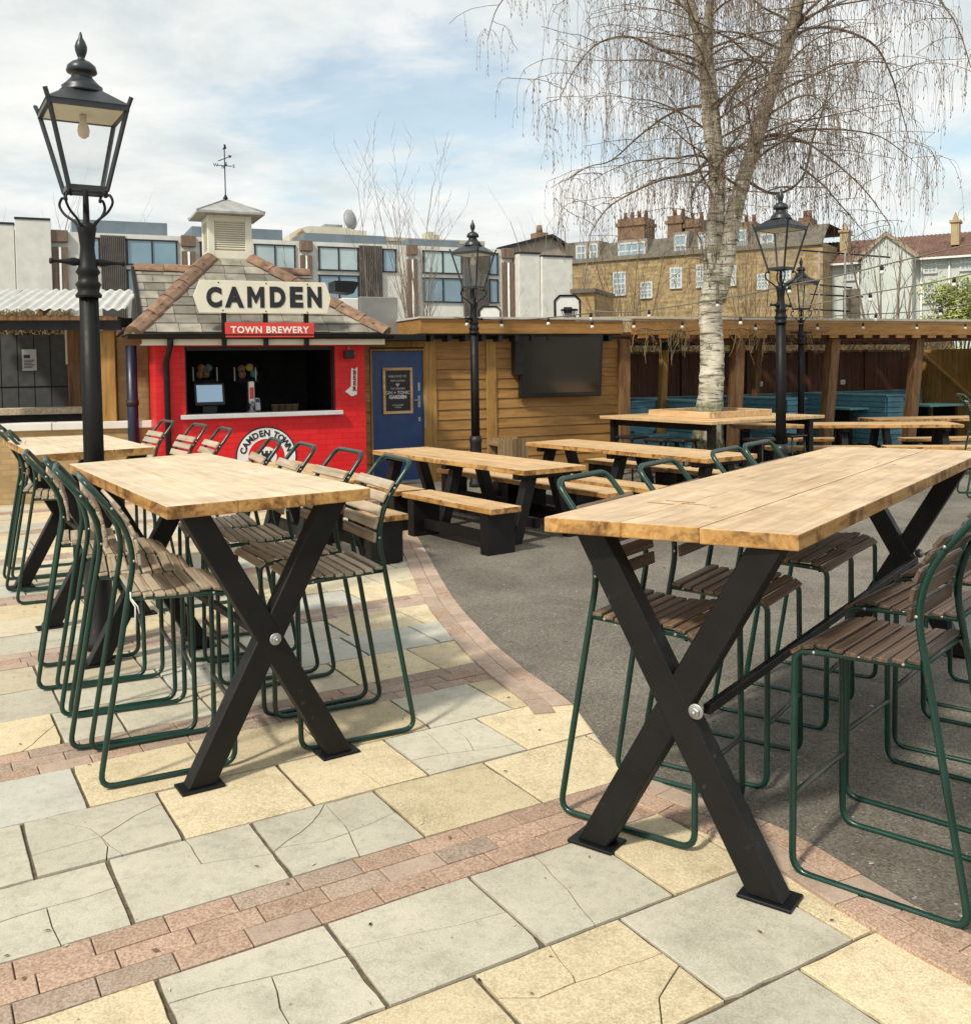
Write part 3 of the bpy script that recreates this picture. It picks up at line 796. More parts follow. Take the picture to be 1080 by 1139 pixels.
# ================================================================ TEXT
def text_geo(txt,size,offset=0.0,extr=.003,sx=1.0,space=1.0,align='CENTER'):
    cu=bpy.data.curves.new('lettering','FONT'); cu.body=txt; cu.size=size; cu.offset=offset; cu.extrude=extr
    cu.align_x=align; cu.align_y='CENTER'; cu.space_character=space; cu.resolution_u=4
    o=bpy.data.objects.new('lettering',cu); COL.objects.link(o)
    bpy.context.view_layer.update()
    me=bpy.data.meshes.new_from_object(o.evaluated_get(bpy.context.evaluated_depsgraph_get()))
    vs=[V((v.co.x*sx,v.co.y,v.co.z)) for v in me.vertices]; fs=[tuple(p.vertices) for p in me.polygons]
    bpy.data.objects.remove(o); bpy.data.meshes.remove(me); bpy.data.curves.remove(cu)
    return vs,fs
def put_text(m,txt,x,z,y,size,offset=0.0,sx=1.0,space=1.0,rot=0.0,mi=0):
    vs,fs=text_geo(txt,size,offset,.002,sx,space)
    c,s=math.cos(rot),math.sin(rot)
    m.add([V((x+v.x*c-v.y*s,y-v.z,z+v.x*s+v.y*c)) for v in vs],fs,mi)

# ================================================================ RED HUT
PH_=Plane(405,13.3,24)
def hx(px,py=420,b=0.0): return PH_.x(px,py,b)
def hz(px,py,b=0.0): return PH_.z(px,py,b)
hut=onplane(thing('beer_hut','red painted brick serving hut with hipped slate roof and louvred cupola','hut'),PH_)
xl,xr=hx(173),hx(406); wx0,wx1=hx(206),hx(373); wz0,wz1=hz(290,459),hz(290,385)
ze=hz(290,371,-.3)
m=MB(); T=.22; zt=ze-.03
m.box(xl,wx0,0,T,0,zt); m.box(wx1,xr,0,T,0,zt); m.box(wx0,wx1,0,T,0,wz0); m.box(wx0,wx1,0,T,wz1,zt)
m.box(xl,xl+T,T,2.6,0,zt); m.box(xr-T,xr,T,2.6,0,zt)
m.build('wall',M['redbrick'],hut)
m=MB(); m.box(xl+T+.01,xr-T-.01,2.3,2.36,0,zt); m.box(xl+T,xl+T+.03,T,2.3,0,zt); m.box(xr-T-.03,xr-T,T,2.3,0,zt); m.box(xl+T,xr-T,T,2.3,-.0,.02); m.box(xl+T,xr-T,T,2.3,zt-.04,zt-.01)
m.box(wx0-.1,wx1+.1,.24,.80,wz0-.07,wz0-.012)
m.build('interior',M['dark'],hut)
m=MB(); m.box(wx0-.02,wx0+.022,.03,.12,wz0,wz1); m.box(wx1-.022,wx1+.02,.03,.12,wz0,wz1); m.box(wx0+.022,wx1-.022,.03,.12,wz1-.05,wz1); m.build('window_frame',M['darkbeam'],hut,.004)
m=MB(); m.box(wx0-.07,wx1+.08,-.09,.22,wz0-.055,wz0+.002); m.build('sill',paint('pale_grey_sill',(.52,.53,.55),.35,.1,.05),hut,.006)
xe0,xe1=hx(146,372,-.3),hx(431,368,-.3); xc=hx(252,262,1.3); yc=1.3; ys=-.34
cbx=.30; zcu=hz(252,288,1.0)
yb=yc*2+.34
def slate_slope(m,a,b,c,d,rows,w=.27,seed=1):
    """slates on the quad a-b (eave) to d-c (top)"""
    r=random.Random(seed); a,b,c,d=map(V,(a,b,c,d))
    for i in range(rows):
        t0=i/rows;t1=min(1,(i+1.25)/rows); tm=(i+.25)/rows
        L0=a.lerp(d,tm);R0=b.lerp(c,tm); ex=(R0-L0); W_=ex.length; ex.normalize()
        up=(a.lerp(d,t1)-a.lerp(d,t0)); up=up-ex*up.dot(ex); nn=ex.cross(up).normalized()
        o=a.lerp(d,t0); o=o+ex*((L0-o).dot(ex))
        x=-(w/2 if i%2 else 0)-r.uniform(0,.05)
        while x<W_:
            x0=max(0,x)+.003;x1=min(W_,x+w)-.003
            if x1-x0>.03:
                lo=.016+r.uniform(0,.006); sk=r.uniform(-.008,.008)
                p=[o+ex*x0+nn*lo+up*(.0+sk),o+ex*x1+nn*lo+up*(.0+sk),o+ex*x1+up+nn*.004,o+ex*x0+up+nn*.004]
                m.prism(p,nn*.009)
            x+=w
m=MB(); s0=V((xe0,ys,ze));s1=V((xe1,ys,ze));s2=V((xc+cbx,yc-cbx,zcu));s3=V((xc-cbx,yc-cbx,zcu))
e2=V((xe1,yb,ze));e3=V((xe0,yb,ze));t2=V((xc+cbx,yc+cbx,zcu));t3=V((xc-cbx,yc+cbx,zcu))
m.add([s0,s1,e2,e3,s3,s2,t2,t3],[(0,1,5,4),(1,2,6,5),(2,3,7,6),(3,0,4,7),(3,2,1,0)])
slate_slope(m,s0,s1,s2,s3,9); slate_slope(m,s1,e2,t2,s2,9,seed=2); slate_slope(m,e3,s0,s3,t3,9,seed=3)
# lower roof running across behind the pyramid
rx0,rx1=hx(149,297,1.7),hx(344,302,1.7); rz=hz(190,299,1.7); fx0=rx0-.02
m.add([(rx0,.35,ze+.02),(rx1,.35,ze+.02),(rx1,1.7,rz),(rx0,1.7,rz),(rx1,3.0,ze),(rx0,3.0,ze)],[(0,1,2,3),(3,2,4,5),(0,3,5),(1,4,2)])
slate_slope(m,(rx0,.35,ze+.02),(rx1,.35,ze+.02),(rx1,1.7,rz),(rx0,1.7,rz),8,seed=5)
roof=m.build('roof',M['slate'],hut)
def ridge(m,a,b,w=.13,seg=.36):
    a,b=V(a),V(b); n=max(1,int((b-a).length/seg)); d=(b-a).normalized(); sdir=d.cross(V((0,0,1))).normalized(); up=sdir.cross(d)
    for i in range(n):
        p=a.lerp(b,i/n);q=a.lerp(b,(i+1)/n)-d*.006
        lift=up*.010
        pr=[(-w,-.075),(-w*.92,-.045),(-w*.5,.01),(0,.035),(w*.5,.01),(w*.92,-.045),(w,-.075)]
        A=[p+sdir*x+up*z+lift for x,z in pr];B=[q+sdir*x+up*z-lift*.2 for x,z in pr]
        k=len(pr); m.add(A+B,[(j,j+1,k+j+1,k+j) for j in range(k-1)]+[tuple(range(k)),tuple(range(2*k-1,k-1,-1)),(0,k,2*k-1,k-1)])
m=MB()
up3=V((0,0,.055))
for a,b in((V(s0)+up3,V(s3)+up3),(V(s1)+up3,V(s2)+up3),(V(e2)+up3,V(t2)+up3),(V(e3)+up3,V(t3)+up3),((rx0,1.7,rz+.03),(hx(214,297,1.7),1.7,rz+.03)),((hx(300,300,1.7),1.7,rz+.03),(rx1,1.7,rz+.03))):
    m=MB(); ridge(m,a,b); m.build('ridge_tiles',M['terracotta'],roof)
m=MB(); m.beam((rx0-.02,.33,ze+.02),(rx0-.02,1.7,rz-.02),.05,.10); m.build('verge_board',M['blackwood'],hut)
m=MB(); pts=[(math.cos(t)*.06,math.sin(t)*.06-.0) for t in [math.pi+math.pi*k/6 for k in range(7)]]
m.prism([V((xe0-.05,ys-.055+a,ze-.012+b)) for a,b in pts],(xe1-xe0+.1,0,0)); m.build('gutter',M['blackmetal'],hut)
m=MB(); x=hx(185,420); m.tube(fillet([(x+.02,ys-.05,ze-.06),(x+.02,ys-.05,ze-.14),(x,-.06,ze-.34),(x,-.06,.02)],.06),.038,10); m.build('downpipe',M['blackmetal'],hut)
m=MB(); zf=ze-.075
m.box(xe0+.12,xe1-.05,ys+.01,ys+.04,zf-.07,zf+.055); m.box(xe0+.12,xe1-.05,ys+.04,0.0,zf-.062,zf-.05)
m.build('fascia_board',M['cream'],hut)
# cupola
cz1=hz(254,239,1.0)
cup=None
m=MB(); q=cbx
for i,j in((-1,-1),(1,-1),(1,1),(-1,1)): m.box(xc+i*(q-.045)-.045,xc+i*(q-.045)+.045,yc+j*(q-.045)-.045,yc+j*(q-.045)+.045,zcu-.35,cz1)
for s in(-1,1):
    m.box(xc-q+.09,xc+q-.09,yc+s*(q-.02)-.018,yc+s*(q-.02)+.018,cz1-.08,cz1); m.box(xc-q+.09,xc+q-.09,yc+s*(q-.02)-.018,yc+s*(q-.02)+.018,zcu-.35,zcu+.12)
    m.box(xc+s*(q-.02)-.018,xc+s*(q-.02)+.018,yc-q+.09,yc+q-.09,cz1-.08,cz1); m.box(xc+s*(q-.02)-.018,xc+s*(q-.02)+.018,yc-q+.09,yc+q-.09,zcu-.35,zcu+.12)
cup=m.build('cupola',M['cream'],hut,.004)
m=MB(); nl=13
for i in range(nl):
    z=zcu+.14+(cz1-.10-zcu-.14)*i/(nl-1)
    for s in(-1,1):
        m.box(-(q-.09),q-.09,-.03,.03,-.006,.006,0,Matrix.Translation((xc,yc+s*(q-.04),z))@Matrix.Rotation(R_(35*s),4,'X')@Matrix.Rotation(0,4,'Z'))
        m.box(-.03,.03,-(q-.09),q-.09,-.006,.006,0,Matrix.Translation((xc+s*(q-.04),yc,z))@Matrix.Rotation(R_(-35*s),4,'Y'))
m.build('louvre',M['cream'],cup)
m=MB(); m.box(xc-q+.06,xc+q-.06,yc-q+.06,yc+q-.06,zcu,cz1); m.build('louvre_backing',M['dark'],cup)
m=MB(); w=.46; zc=hz(254,222,1.3); za=cz1+.002
m.add([(xc-w,yc-w,za),(xc+w,yc-w,za),(xc+w,yc+w,za),(xc-w,yc+w,za),(xc-w,yc-w,za+.03),(xc+w,yc-w,za+.03),(xc+w,yc+w,za+.03),(xc-w,yc+w,za+.03),(xc,yc,zc)],
 [(3,2,1,0),(0,1,5,4),(1,2,6,5),(2,3,7,6),(3,0,4,7),(4,5,8),(5,6,8),(6,7,8),(7,4,8)])
for k in range(4):
    a=V(((-w,w,w,-w)[k]+xc,(-w,-w,w,w)[k]+yc,za+.034)); m.tube([a,V((xc,yc,zc+.004))],.014,6)
m.build('cupola_roof',M['grey_roof'],cup)
zv=hz(250,160,1.3)
vane=onplane(thing('weathervane','thin iron weathervane on top of the hut cupola','weathervane'),PH_); 
m=MB(); m.tube([(xc,yc,zc-.03),(xc,yc,zv)],.008,6); m.lathe([(.03,zc-.02),(.035,zc+.02),(.012,zc+.07)],10,(xc,yc,0)); m.build('rod',M['blackmetal'],vane)
zm=hz(250,184,1.3); m=MB(); m.tube([(xc-.10,yc,zm),(xc+.10,yc,zm)],.006,6); m.tube([(xc,yc-.1,zm),(xc,yc+.1,zm)],.006,6)
for dx,dy,ch in((-.125,0,'W'),(.125,0,'E'),(0,-.125,'S'),(0,.125,'N')): put_text(m,ch,xc+dx,zm,yc+dy,.065,.001)
m.build('compass_arms',M['blackmetal'],vane)
zq=hz(250,176,1.3); m=MB(); m.tube([(xc-.09,yc,zq-.04),(xc+.09,yc,zq+.04)],.006,6); m.prism([(xc+.05,yc-.004,zq+.05),(xc+.10,yc-.004,zq+.05),(xc+.08,yc-.004,zq+.01)],(0,.008,0)); m.prism([(xc-.03,yc-.004,zv-.08),(xc+.03,yc-.004,zv-.06),(xc+.015,yc-.004,zv+.0),(xc-.006,yc-.004,zv-.04)],(0,.008,0)); m.build('pointer',M['blackmetal'],vane)
# signs on posts
so=-.44
def sgn(px,py): return PH_.at(px,py,so)
sg=onplane(thing('name_sign','cream pointed sign reading CAMDEN above the hut eave','sign'),PH_)
pts=[sgn(*p) for p in((215,330),(222,311),(362,314),(368,331.5),(365,348.5),(222,348))]
zt_=sum(p[1] for p in(pts[1],pts[2]))/2; zb_=sum(p[1] for p in(pts[4],pts[5]))/2; zm_=(zt_+zb_)/2
pol=[(pts[0][0],zm_),(pts[5][0],zb_),(pts[4][0]-.01,zb_),(pts[3][0],zm_),(pts[2][0],zt_),(pts[1][0],zt_)]
m=MB(); m.prism([V((x,so,z)) for x,z in pol],(0,.035,0)); m.build('board',M['cream'],sg,.003)
cx,cz_=sgn(293.5,330); hgt=(zt_-zb_)
def fit_text(m,txt,x0,x1,z0,z1,y,offset=.01,space=1.0):
    vs,fs=text_geo(txt,.2,offset,.002,1,space)
    ax=min(v.x for v in vs);bx_=max(v.x for v in vs);az=min(v.y for v in vs);bz=max(v.y for v in vs)
    m.add([V((x0+(v.x-ax)/(bx_-ax)*(x1-x0),y-v.z,z0+(v.y-az)/(bz-az)*(z1-z0))) for v in vs],fs)
m=MB()
for c_,pa,pb in(('C',229.4,246.7),('A',249.8,271.3),('M',275,294),('D',300,317.5),('E',322.3,337),('N',341.7,357.8)):
    if c_=='M':
        x0,x1=sgn(pa,330)[0],sgn(pb,330)[0]; z0,z1=sgn(284,342)[1],sgn(284,318.6)[1]
        m.prism([V((x0+(x1-x0)*a,so-.006,z0+(z1-z0)*b)) for a,b in((0,0),(0,1),(.25,1),(.5,.56),(.75,1),(1,1),(1,0),(.75,0),(.75,.58),(.53,.2),(.47,.2),(.25,.58),(.25,0))][::-1],(0,.004,0)); continue
    za_=sgn((pa+pb)/2,342)[1];zb2_=sgn((pa+pb)/2,318.6)[1]; fit_text(m,c_,sgn(pa,330)[0],sgn(pb,330)[0],za_,zb2_,so-.004,.011)
m.build('lettering',M['ink'],sg)
m=MB()
for px in(250,296.5,342): 
    x=sgn(px,362)[0]; m.box(x-.028,x+.028,so+.037,so+.09,hz(296,385,so),zt_-.08)
m.build('post',M['blackwood'],sg)
m=MB()
for px,py in((243,314),(296,315),(342,316),(248,345),(296,346),(342,347)):
    x,z=sgn(px,py); q=len(m.v); m.lathe([(.010,0),(.008,.004)],8); m.xf(Matrix.Translation((x,so-.001,z))@Matrix.Rotation(R_(90),4,'X'),q)
m.build('screw',M['blackmetal'],sg)
sg2=onplane(thing('name_sign','small red sign reading TOWN BREWERY under the cream sign','sign'),PH_)
a=sgn(250.5,358.5);b=sgn(349.5,375)
m=MB(); m.box(a[0],b[0],so-.01,so+.034,b[1],a[1]); m.build('board',M['signred'],sg2,.003)
m=MB(); fit_text(m,'TOWN BREWERY',sgn(256.5,366)[0],sgn(343.5,366)[0],sgn(300,370.4)[1],sgn(300,362.8)[1],so-.014,.006,1.12); m.build('lettering',M['letterwhite'],sg2)
# round sign on the wall
rs=onplane(thing('round_sign','round white and red sign reading CAMDEN TOWN painted under the serving hatch','sign'),PH_)
rcx,rcz=PH_.at(296.5,508); rr=PH_.at(330,508)[0]-rcx
def disc(m,r0,r1,y,n=48,mi=0):
    vs=[];fs=[]
    for k in range(n):
        a=2*math.pi*k/n
        for r in(r0,r1): vs.append(V((rcx+r*math.cos(a),y,rcz+r*math.sin(a))))
    if r0<=0:
        m.prism([vs[2*k+1] for k in range(n)],(0,.006,0)); return
    for k in range(n):
        l=(k+1)%n; fs.append((2*k,2*k+1,2*l+1,2*l))
    m.add(vs,fs,mi)
    vs2=[v+V((0,.006,0)) for v in vs]; 
    m.add(vs+vs2,[(2*k+1,2*((k+1)%n)+1,2*n+2*((k+1)%n)+1,2*n+2*k+1) for k in range(n)],mi)
m=MB(); disc(m,0,rr,-.008); m.build('rim',M['ink'],rs)
m=MB(); disc(m,rr*.60,rr*.955,-.011); m.build('white_ring',paint('sign_white',(.70,.71,.72),.5,.08,.05),rs)
m=MB(); disc(m,rr*.33,rr*.60,-.011); m.build('red_ring',M['redbrick'],rs)
m=MB(); disc(m,0,rr*.33,-.011); m.build('centre_disc',M['white'],rs)
m=MB()
for ch,deg in zip('CAMDEN TOWN',[163,148.5,132.5,116.5,102,88,0,66,51.5,35.5,19.5]):
    if ch==' ':continue
    a=R_(deg); put_text(m,ch,rcx+rr*.775*math.cos(a),rcz+rr*.775*math.sin(a),-.014,rr*.28,.004,1.0,1,a-math.pi/2)
m.build('lettering',M['ink'],rs)
m=MB(); w=rr*.17
for x0,x1,z0,z1 in((-w,w,-.25*rr,-.15*rr),(-w*.75,w*.75,-.15*rr,.06*rr),(-w,w,.06*rr,.12*rr),(-w,-w*.6,.12*rr,.2*rr),(-w*.25,w*.25,.12*rr,.2*rr),(w*.6,w,.12*rr,.2*rr)):
    m.box(rcx+x0,rcx+x1,-.014,-.0112,rcz+z0,rcz+z1)
m.build('castle_emblem',M['ink'],rs)
# BEER arrow
ba=onplane(thing('arrow_sign','white arrow sign reading BEER on the red wall right of the hatch','sign'),PH_)
def hp(px,py): x,z=PH_.at(px,py); return V((x,-.012,z))
m=MB(); m.prism([hp(*p) for p in((391,409),(394,411),(397.3,408.2),(396.8,438.5),(391.3,440.5),(390.8,440.6),(383.8,435.2),(390.2,429.5),(390.6,412))][::-1],(0,.011,0)); m.build('board',M['white'],ba)
m=MB()
for ch,py in zip('BEER',(414.3,420.3,426.3,432.5)):
    x,z=PH_.at(394.1,py); put_text(m,ch,x,z,-.015,.082,.005,.95)
m.build('lettering',paint('dark_red_letters',(.16,.02,.03),.5),ba)
fl=onplane(thing('floodlight','small black floodlight under the eave at the right of the hatch','floodlight'),PH_)
x,z=PH_.at(386,394); m=MB(); m.box(x-.07,x+.06,-.16,-.06,z-.06,z+.05); m.build('housing',M['plasticblack'],fl,.01)
m=MB(); m.tube([(x,-.1,z+.05),(x,-.08,z+.11),(x,0,z+.13)],.01,6); m.tube([(x+.06,-.09,z+.04),(x+.10,-.05,z+.02),(x+.09,-.02,z-.06),(x+.05,-.0,z+.08)],.006,6); m.build('bracket',M['steel'],fl)
# inside the hatch
ty=.40
def cp(px,py): return PH_.at(px,py,ty)
till=onplane(thing('till','touch screen till with pale blue screen inside the hatch','till'),PH_)
x,z=cp(233,440); zc_=wz0-.012
m=MB(); m.box(-.20,.20,-.02,.025,-.15,.16,0,Matrix.Translation((x,ty,z+.01))@Matrix.Rotation(R_(-14),4,'X')); m.build('casing',M['plasticblack'],till,.01)
sm_=NT('lit_till_screen'); sm_.b.inputs['Emission Color'].default_value=(.30,.46,.60,1); sm_.b.inputs['Emission Strength'].default_value=.55
m=MB(); m.box(-.165,.165,-.0235,-.0212,-.10,.13,0,Matrix.Translation((x,ty,z+.01))@Matrix.Rotation(R_(-14),4,'X')); m.build('screen',sm_.out((.10,.13,.16),.25),till)
m=MB(); m.box(x-.10,x+.10,ty-.02,ty+.12,zc_+.001,z-.12); m.build('stand',M['plasticblack'],till,.01)
tap=onplane(thing('beer_tap','tall beer font with white and red badge on the hatch counter','beer tap'),PH_)
x,z=cp(279.5,436); m=MB(); m.lathe([(.075,zc_+.001),(.06,zc_+.02),(.028,zc_+.05),(.028,z-.15)],14,(x,ty,0)); m.build('column',M['steel'],tap)
zt0=zc_+.12; z1_=cp(279.5,424)[1]
m=MB(); m.box(x-.038,x+.038,ty-.04,ty+.03,zt0,z1_); m.build('badge',M['letterwhite'],tap,.012)
m=MB(); m.box(x-.026,x+.026,ty-.0425,ty-.0405,zt0+.07,z1_-.08); m.build('label_panel',M['signred'],tap)
m=MB(); m.tube([(x,ty-.04,zt0+.03),(x,ty-.12,zt0+.02),(x,ty-.13,zt0-.05)],.012,8); m.build('spout',M['steel'],tap)
cr_=onplane(thing('card_reader','small pale card reader beside the beer tap','card reader'),PH_)
x,z=cp(286,443); m=MB(); m.box(-.036,.036,-.02,.02,-.09,.09,0,Matrix.Translation((x,ty-.02,zc_+.11))@Matrix.Rotation(R_(-20),4,'X')); m.build('body',paint('pale_grey_plastic',(.45,.46,.48),.4,.05,0),cr_,.01)
m=MB(); m.box(-.028,.028,-.023,-.0205,.02,.07,0,Matrix.Translation((x,ty-.02,zc_+.11))@Matrix.Rotation(R_(-20),4,'X')); m.build('display',M['navy'],cr_)
kraft=mottle('kraft_paper',(.17,.11,.06),(.27,.19,.11),6,.8)
cups=thing('cup','','cup')
onplane(cups,PH_); m=MB(); m.lathe([(.045,0),(.055,.10),(.058,.10),(.05,.095),(.04,.02)],14); m.build('cup_wall',kraft,cups); m=MB(); m.lathe([(.046,.03),(.0515,.07)],14); m.build('paper_band',M['plasticblack'],cups)
for i,px in enumerate((306,314,321,328)):
    x,z=cp(px,447); place(cups,i,PH_.w(x,ty,zc_+.001),PH_.a,['brown paper cup on the hatch counter, nearest the beer tap','brown paper cup second from the beer tap','brown paper cup third from the beer tap','brown paper cup at the right end of the row on the hatch counter'][i],'paper cups in a row on the hatch counter')
cl=[(.36,.17,.10),(.16,.28,.27),(.40,.20,.12),(.25,.16,.10),(.55,.42,.06),(.32,.16,.10),(.10,.36,.36),(.30,.14,.10)]
tb_=onplane(thing('tap_rack','wall rack of round coloured beer badges inside the hatch','tap rack'),PH_)
m=MB(); yb_=1.25
for (a,b) in(((215,425),(246,425)),((262,425),(290,425))):
    x0=PH_.at(*a,yb_)[0];x1=PH_.at(*b,yb_)[0]; z=PH_.at(230,424,yb_)[1]; m.box(x0,x1,yb_+.02,yb_+.06,z-.03,z+.02); m.box((x0+x1)/2-.03,(x0+x1)/2+.03,yb_+.02,yb_+.06,0,z-.03)
m.build('rail',M['dark'],tb_)
for i,(px,py) in enumerate(((224,409),(232,409),(223,416.5),(229,416),(278,408.5),(269,410),(283,415.5),(269.5,416.5))):
    x,z=PH_.at(px,py,yb_); m=MB(); m.lathe([(.054,0),(.054,.012)],18); m.lathe([(.03,.012),(.03,.015)],14); m.xf(Matrix.Translation((x,yb_+.02,z))@Matrix.Rotation(R_(90),4,'X')); m.build('badge',paint('badge_paint_%s'%'abcdefgh'[i],tuple(k*1.6 for k in cl[i]),.4,.25,0),tb_)
for px in(215,241.5,261,284.5):
    x,z=PH_.at(px,416,yb_); m=MB(); m.box(x-.012,x+.012,yb_,yb_+.02,z-.10,z+.10); m.build('tap_handle',M['steel'],tb_,.004)
# recess wall, pipe and shelf between hut and shelter
m=MB(); bx0,bx1=hx(131,430,1.0),hx(178,430,.9)
m.box(bx0,xl-.003,.95,1.15,0,ze); m.build('side_wall',M['wallbrick'],hut)
dp=onplane(thing('drainpipe','thick blue drainpipe on the brick wall left of the red hut','drainpipe'),PH_)
x,z=PH_.at(147,430,.75); m=MB(); m.tube([(x,.75,.012),(x,.75,ze-.12)],.07,14); m.build('pipe',paint('dark_navy_pipe',(.010,.016,.045),.4),dp)
m=MB(); m.lathe([(.08,1.25),(.08,1.33)],14,(x,.75,0)); m.build('collar',M['darkbeam'],dp)
# ================================================================ TAN SHED
PS=Plane(445,14.2,24)
def sx(px,py=430,b=0.0): return PS.x(px,py,b)
def szz(px,py,b=0.0): return PS.z(px,py,b)
shed=onplane(thing('timber_shed','tan stained horizontal board shed with navy door and flat roof','shed'),PS)
zt=szz(600,377)
x0,x1=sx(400),sx(691); dx0,dx1=sx(413.5),sx(470.5); dz=szz(445,390)
def boards(m,a,b,z0,z1,h=.148,y=0.0,seed=3):
    r=random.Random(seed); n=int(round((z1-z0)/h)); h=(z1-z0)/n
    for i in range(n):
        zz=z0+i*h; o=r.uniform(-.003,.003)
        m.prism([V((a,y-.026+o,zz+.004)),V((a,y-.010+o,zz+h+.004)),V((a,y+.012,zz+h+.004)),V((a,y+.004,zz+.004))][::-1],(b-a,0,0))
m=MB()
tA0,tA1,tB0,tB1=sx(472),sx(484.5),sx(540),sx(551)
for a_,b_,s_ in((sx(405.5),dx0-.03,1),(tA1,tB0,2),(tB1,x1,4)):
    m=MB(); boards(m,a_,b_,0,zt,seed=s_); m.build('board_cladding',M['tan'],shed,.003)
m=MB()
m.box(sx(405.2),dx0-.032,-.0,.03,0,.01); m.box(x0,x1,.03,.12,0,dz) if False else None
m.box(tA0,tA1,-.045,.03,0,zt); m.box(tB0,tB1,-.045,.03,0,zt); m.box(dx1+.04,tA0-.004,-.03,.02,0,zt)
m.box(dx0-.028,dx1+.036,-.03,.02,dz+.05,zt)
m.build('trim_board',M['tanpost'],shed,.004)
m=MB(); m.box(x0,dx0-.04,.03,.10,0,zt); m.box(dx1+.04,x1,.03,.10,0,zt); m.box(dx0-.04,dx1+.04,.03,.10,dz+.04,zt); m.box(x1-.10,x1,.10,3,0,zt); m.box(x0,x0+.1,.10,3,0,zt); m.box(x0,x1,3,3.1,0,zt)
m.build('wall_frame',M['darkbeam'],shed)
m=MB(); m.box(dx0-.028,dx0,-.035,.05,.01,dz+.03); m.box(dx1,dx1+.028,-.035,.05,.01,dz+.03); m.box(dx0,dx1,-.035,.05,dz,dz+.03); m.build('door_frame',M['tanpost'],shed,.003)
m=MB(); m.box(dx0+.004,dx1-.004,-.006,.035,.02,dz-.004); door=m.build('door',M['navy'],shed,.003)
m=MB(); hx_,hz_=PS.at(466,446); m.box(hx_-.018,hx_+.018,-.012,-.0065,hz_-.09,hz_+.08); m.tube([(hx_,-.012,hz_+.02),(hx_,-.05,hz_+.02),(hx_-.10,-.05,hz_+.015)],.009,6)
z2=szz(465,430); m.box(hx_-.015,hx_+.015,-.012,-.0065,z2-.06,z2+.06); z3=szz(466,466); m.box(hx_-.015,hx_+.015,-.012,-.0065,z3-.03,z3+.03); m.build('handle',M['steel'],door)
m=MB(); m.box(dx1+.006,dx1+.022,-.040,-.036,szz(471,476),szz(471,440)); m.build('strike_plate',M['steel'],shed)
m=MB(); z3=szz(445,534); m.box(dx0,dx1,-.10,.02,.012,.05); m.build('threshold',M['steel'],shed)
# roof edge
zf0,zf1=szz(580,371,-.28),szz(580,355,-.28); fx0,fx1=sx(467,360,-.28),sx(692,360,-.28)
m=MB(); m.box(fx0,fx1,-.30,-.26,zf0,zf1); m.box(fx0,fx0+.04,-.26,1.2,zf0,zf1); m.build('fascia',M['tan'],shed,.004)
m=MB(); m.box(fx0-.02,fx1,-.33,3.1,zf1+.001,zf1+.03); m.build('roof',mottle('pale_roof_felt',(.42,.41,.37),(.56,.54,.49),5,.8),shed)
m=MB(); m.box(fx0+.05,fx1-.01,-.02,.03,zt+.001,zf1-.002); m.box(fx0+.05,fx1-.01,-.255,-.021,zf0-.02,zf0+.01)
for k in range(12):
    xx=fx0+.2+(fx1-fx0-.4)*k/11; m.box(xx-.03,xx+.03,-.25,-.03,zf0-.11,zf0-.021)
m.build('soffit',M['darkbeam'],shed)
# black gutter and roof over the door
gz=szz(450,377,-.3); ga,gb_=sx(410,375,-.3),sx(473,375,-.3)
m=MB(); m.box(ga,gb_,-.36,-.26,gz-.03,gz+.07); m.box(ga,gb_,-.26,.3,gz+.02,gz+.06); m.build('gutter',M['blackmetal'],shed,.012)
# chalk board
ch=onplane(thing('chalk_board','wood framed chalkboard reading GIN + TONIC GARDEN on the navy door','sign'),PS)
a=PS.at(425.5,409,-.03);b=PS.at(459.5,459.5,-.03)
m=MB(); w=.04
m.box(a[0],b[0],-.04,-.008,a[1]-w,a[1]); m.box(a[0],b[0],-.04,-.008,b[1],b[1]+w); m.box(a[0],a[0]+w,-.04,-.008,b[1]+w,a[1]-w); m.box(b[0]-w,b[0],-.04,-.008,b[1]+w,a[1]-w); m.build('frame',M['bench_top'],ch,.003)
m=MB(); m.box(a[0]+w,b[0]-w,-.02,-.008,b[1]+w,a[1]-w); m.build('slate_panel',M['ink'],ch)
m=MB(); cx=(a[0]+b[0])/2; H_=a[1]-b[1]; chalk=paint('chalk',(.55,.55,.53),.9,.2,0)
for t,fz,s,o in(('WELCOME TO',.19,.045,0),('OUR GARDEN',.285,.036,0),('THE CAMDEN',.455,.038,0),('GIN + TONIC',.545,.066,.001),('GARDEN',.64,.070,.004),('serving daily',.81,.036,0),('until late',.86,.03,0)): put_text(m,t,cx,a[1]-H_*fz,-.0215,s,o,.95)
z=a[1]-H_*.375; m.add([(cx-.03,-.0215,z+.012),(cx-.015,-.0215,z+.028),(cx,-.0215,z+.012),(cx+.015,-.0215,z+.028),(cx+.03,-.0215,z+.012),(cx,-.0215,z-.03)],[(0,5,2,1),(2,5,4,3)])
m.build('lettering',chalk,ch)
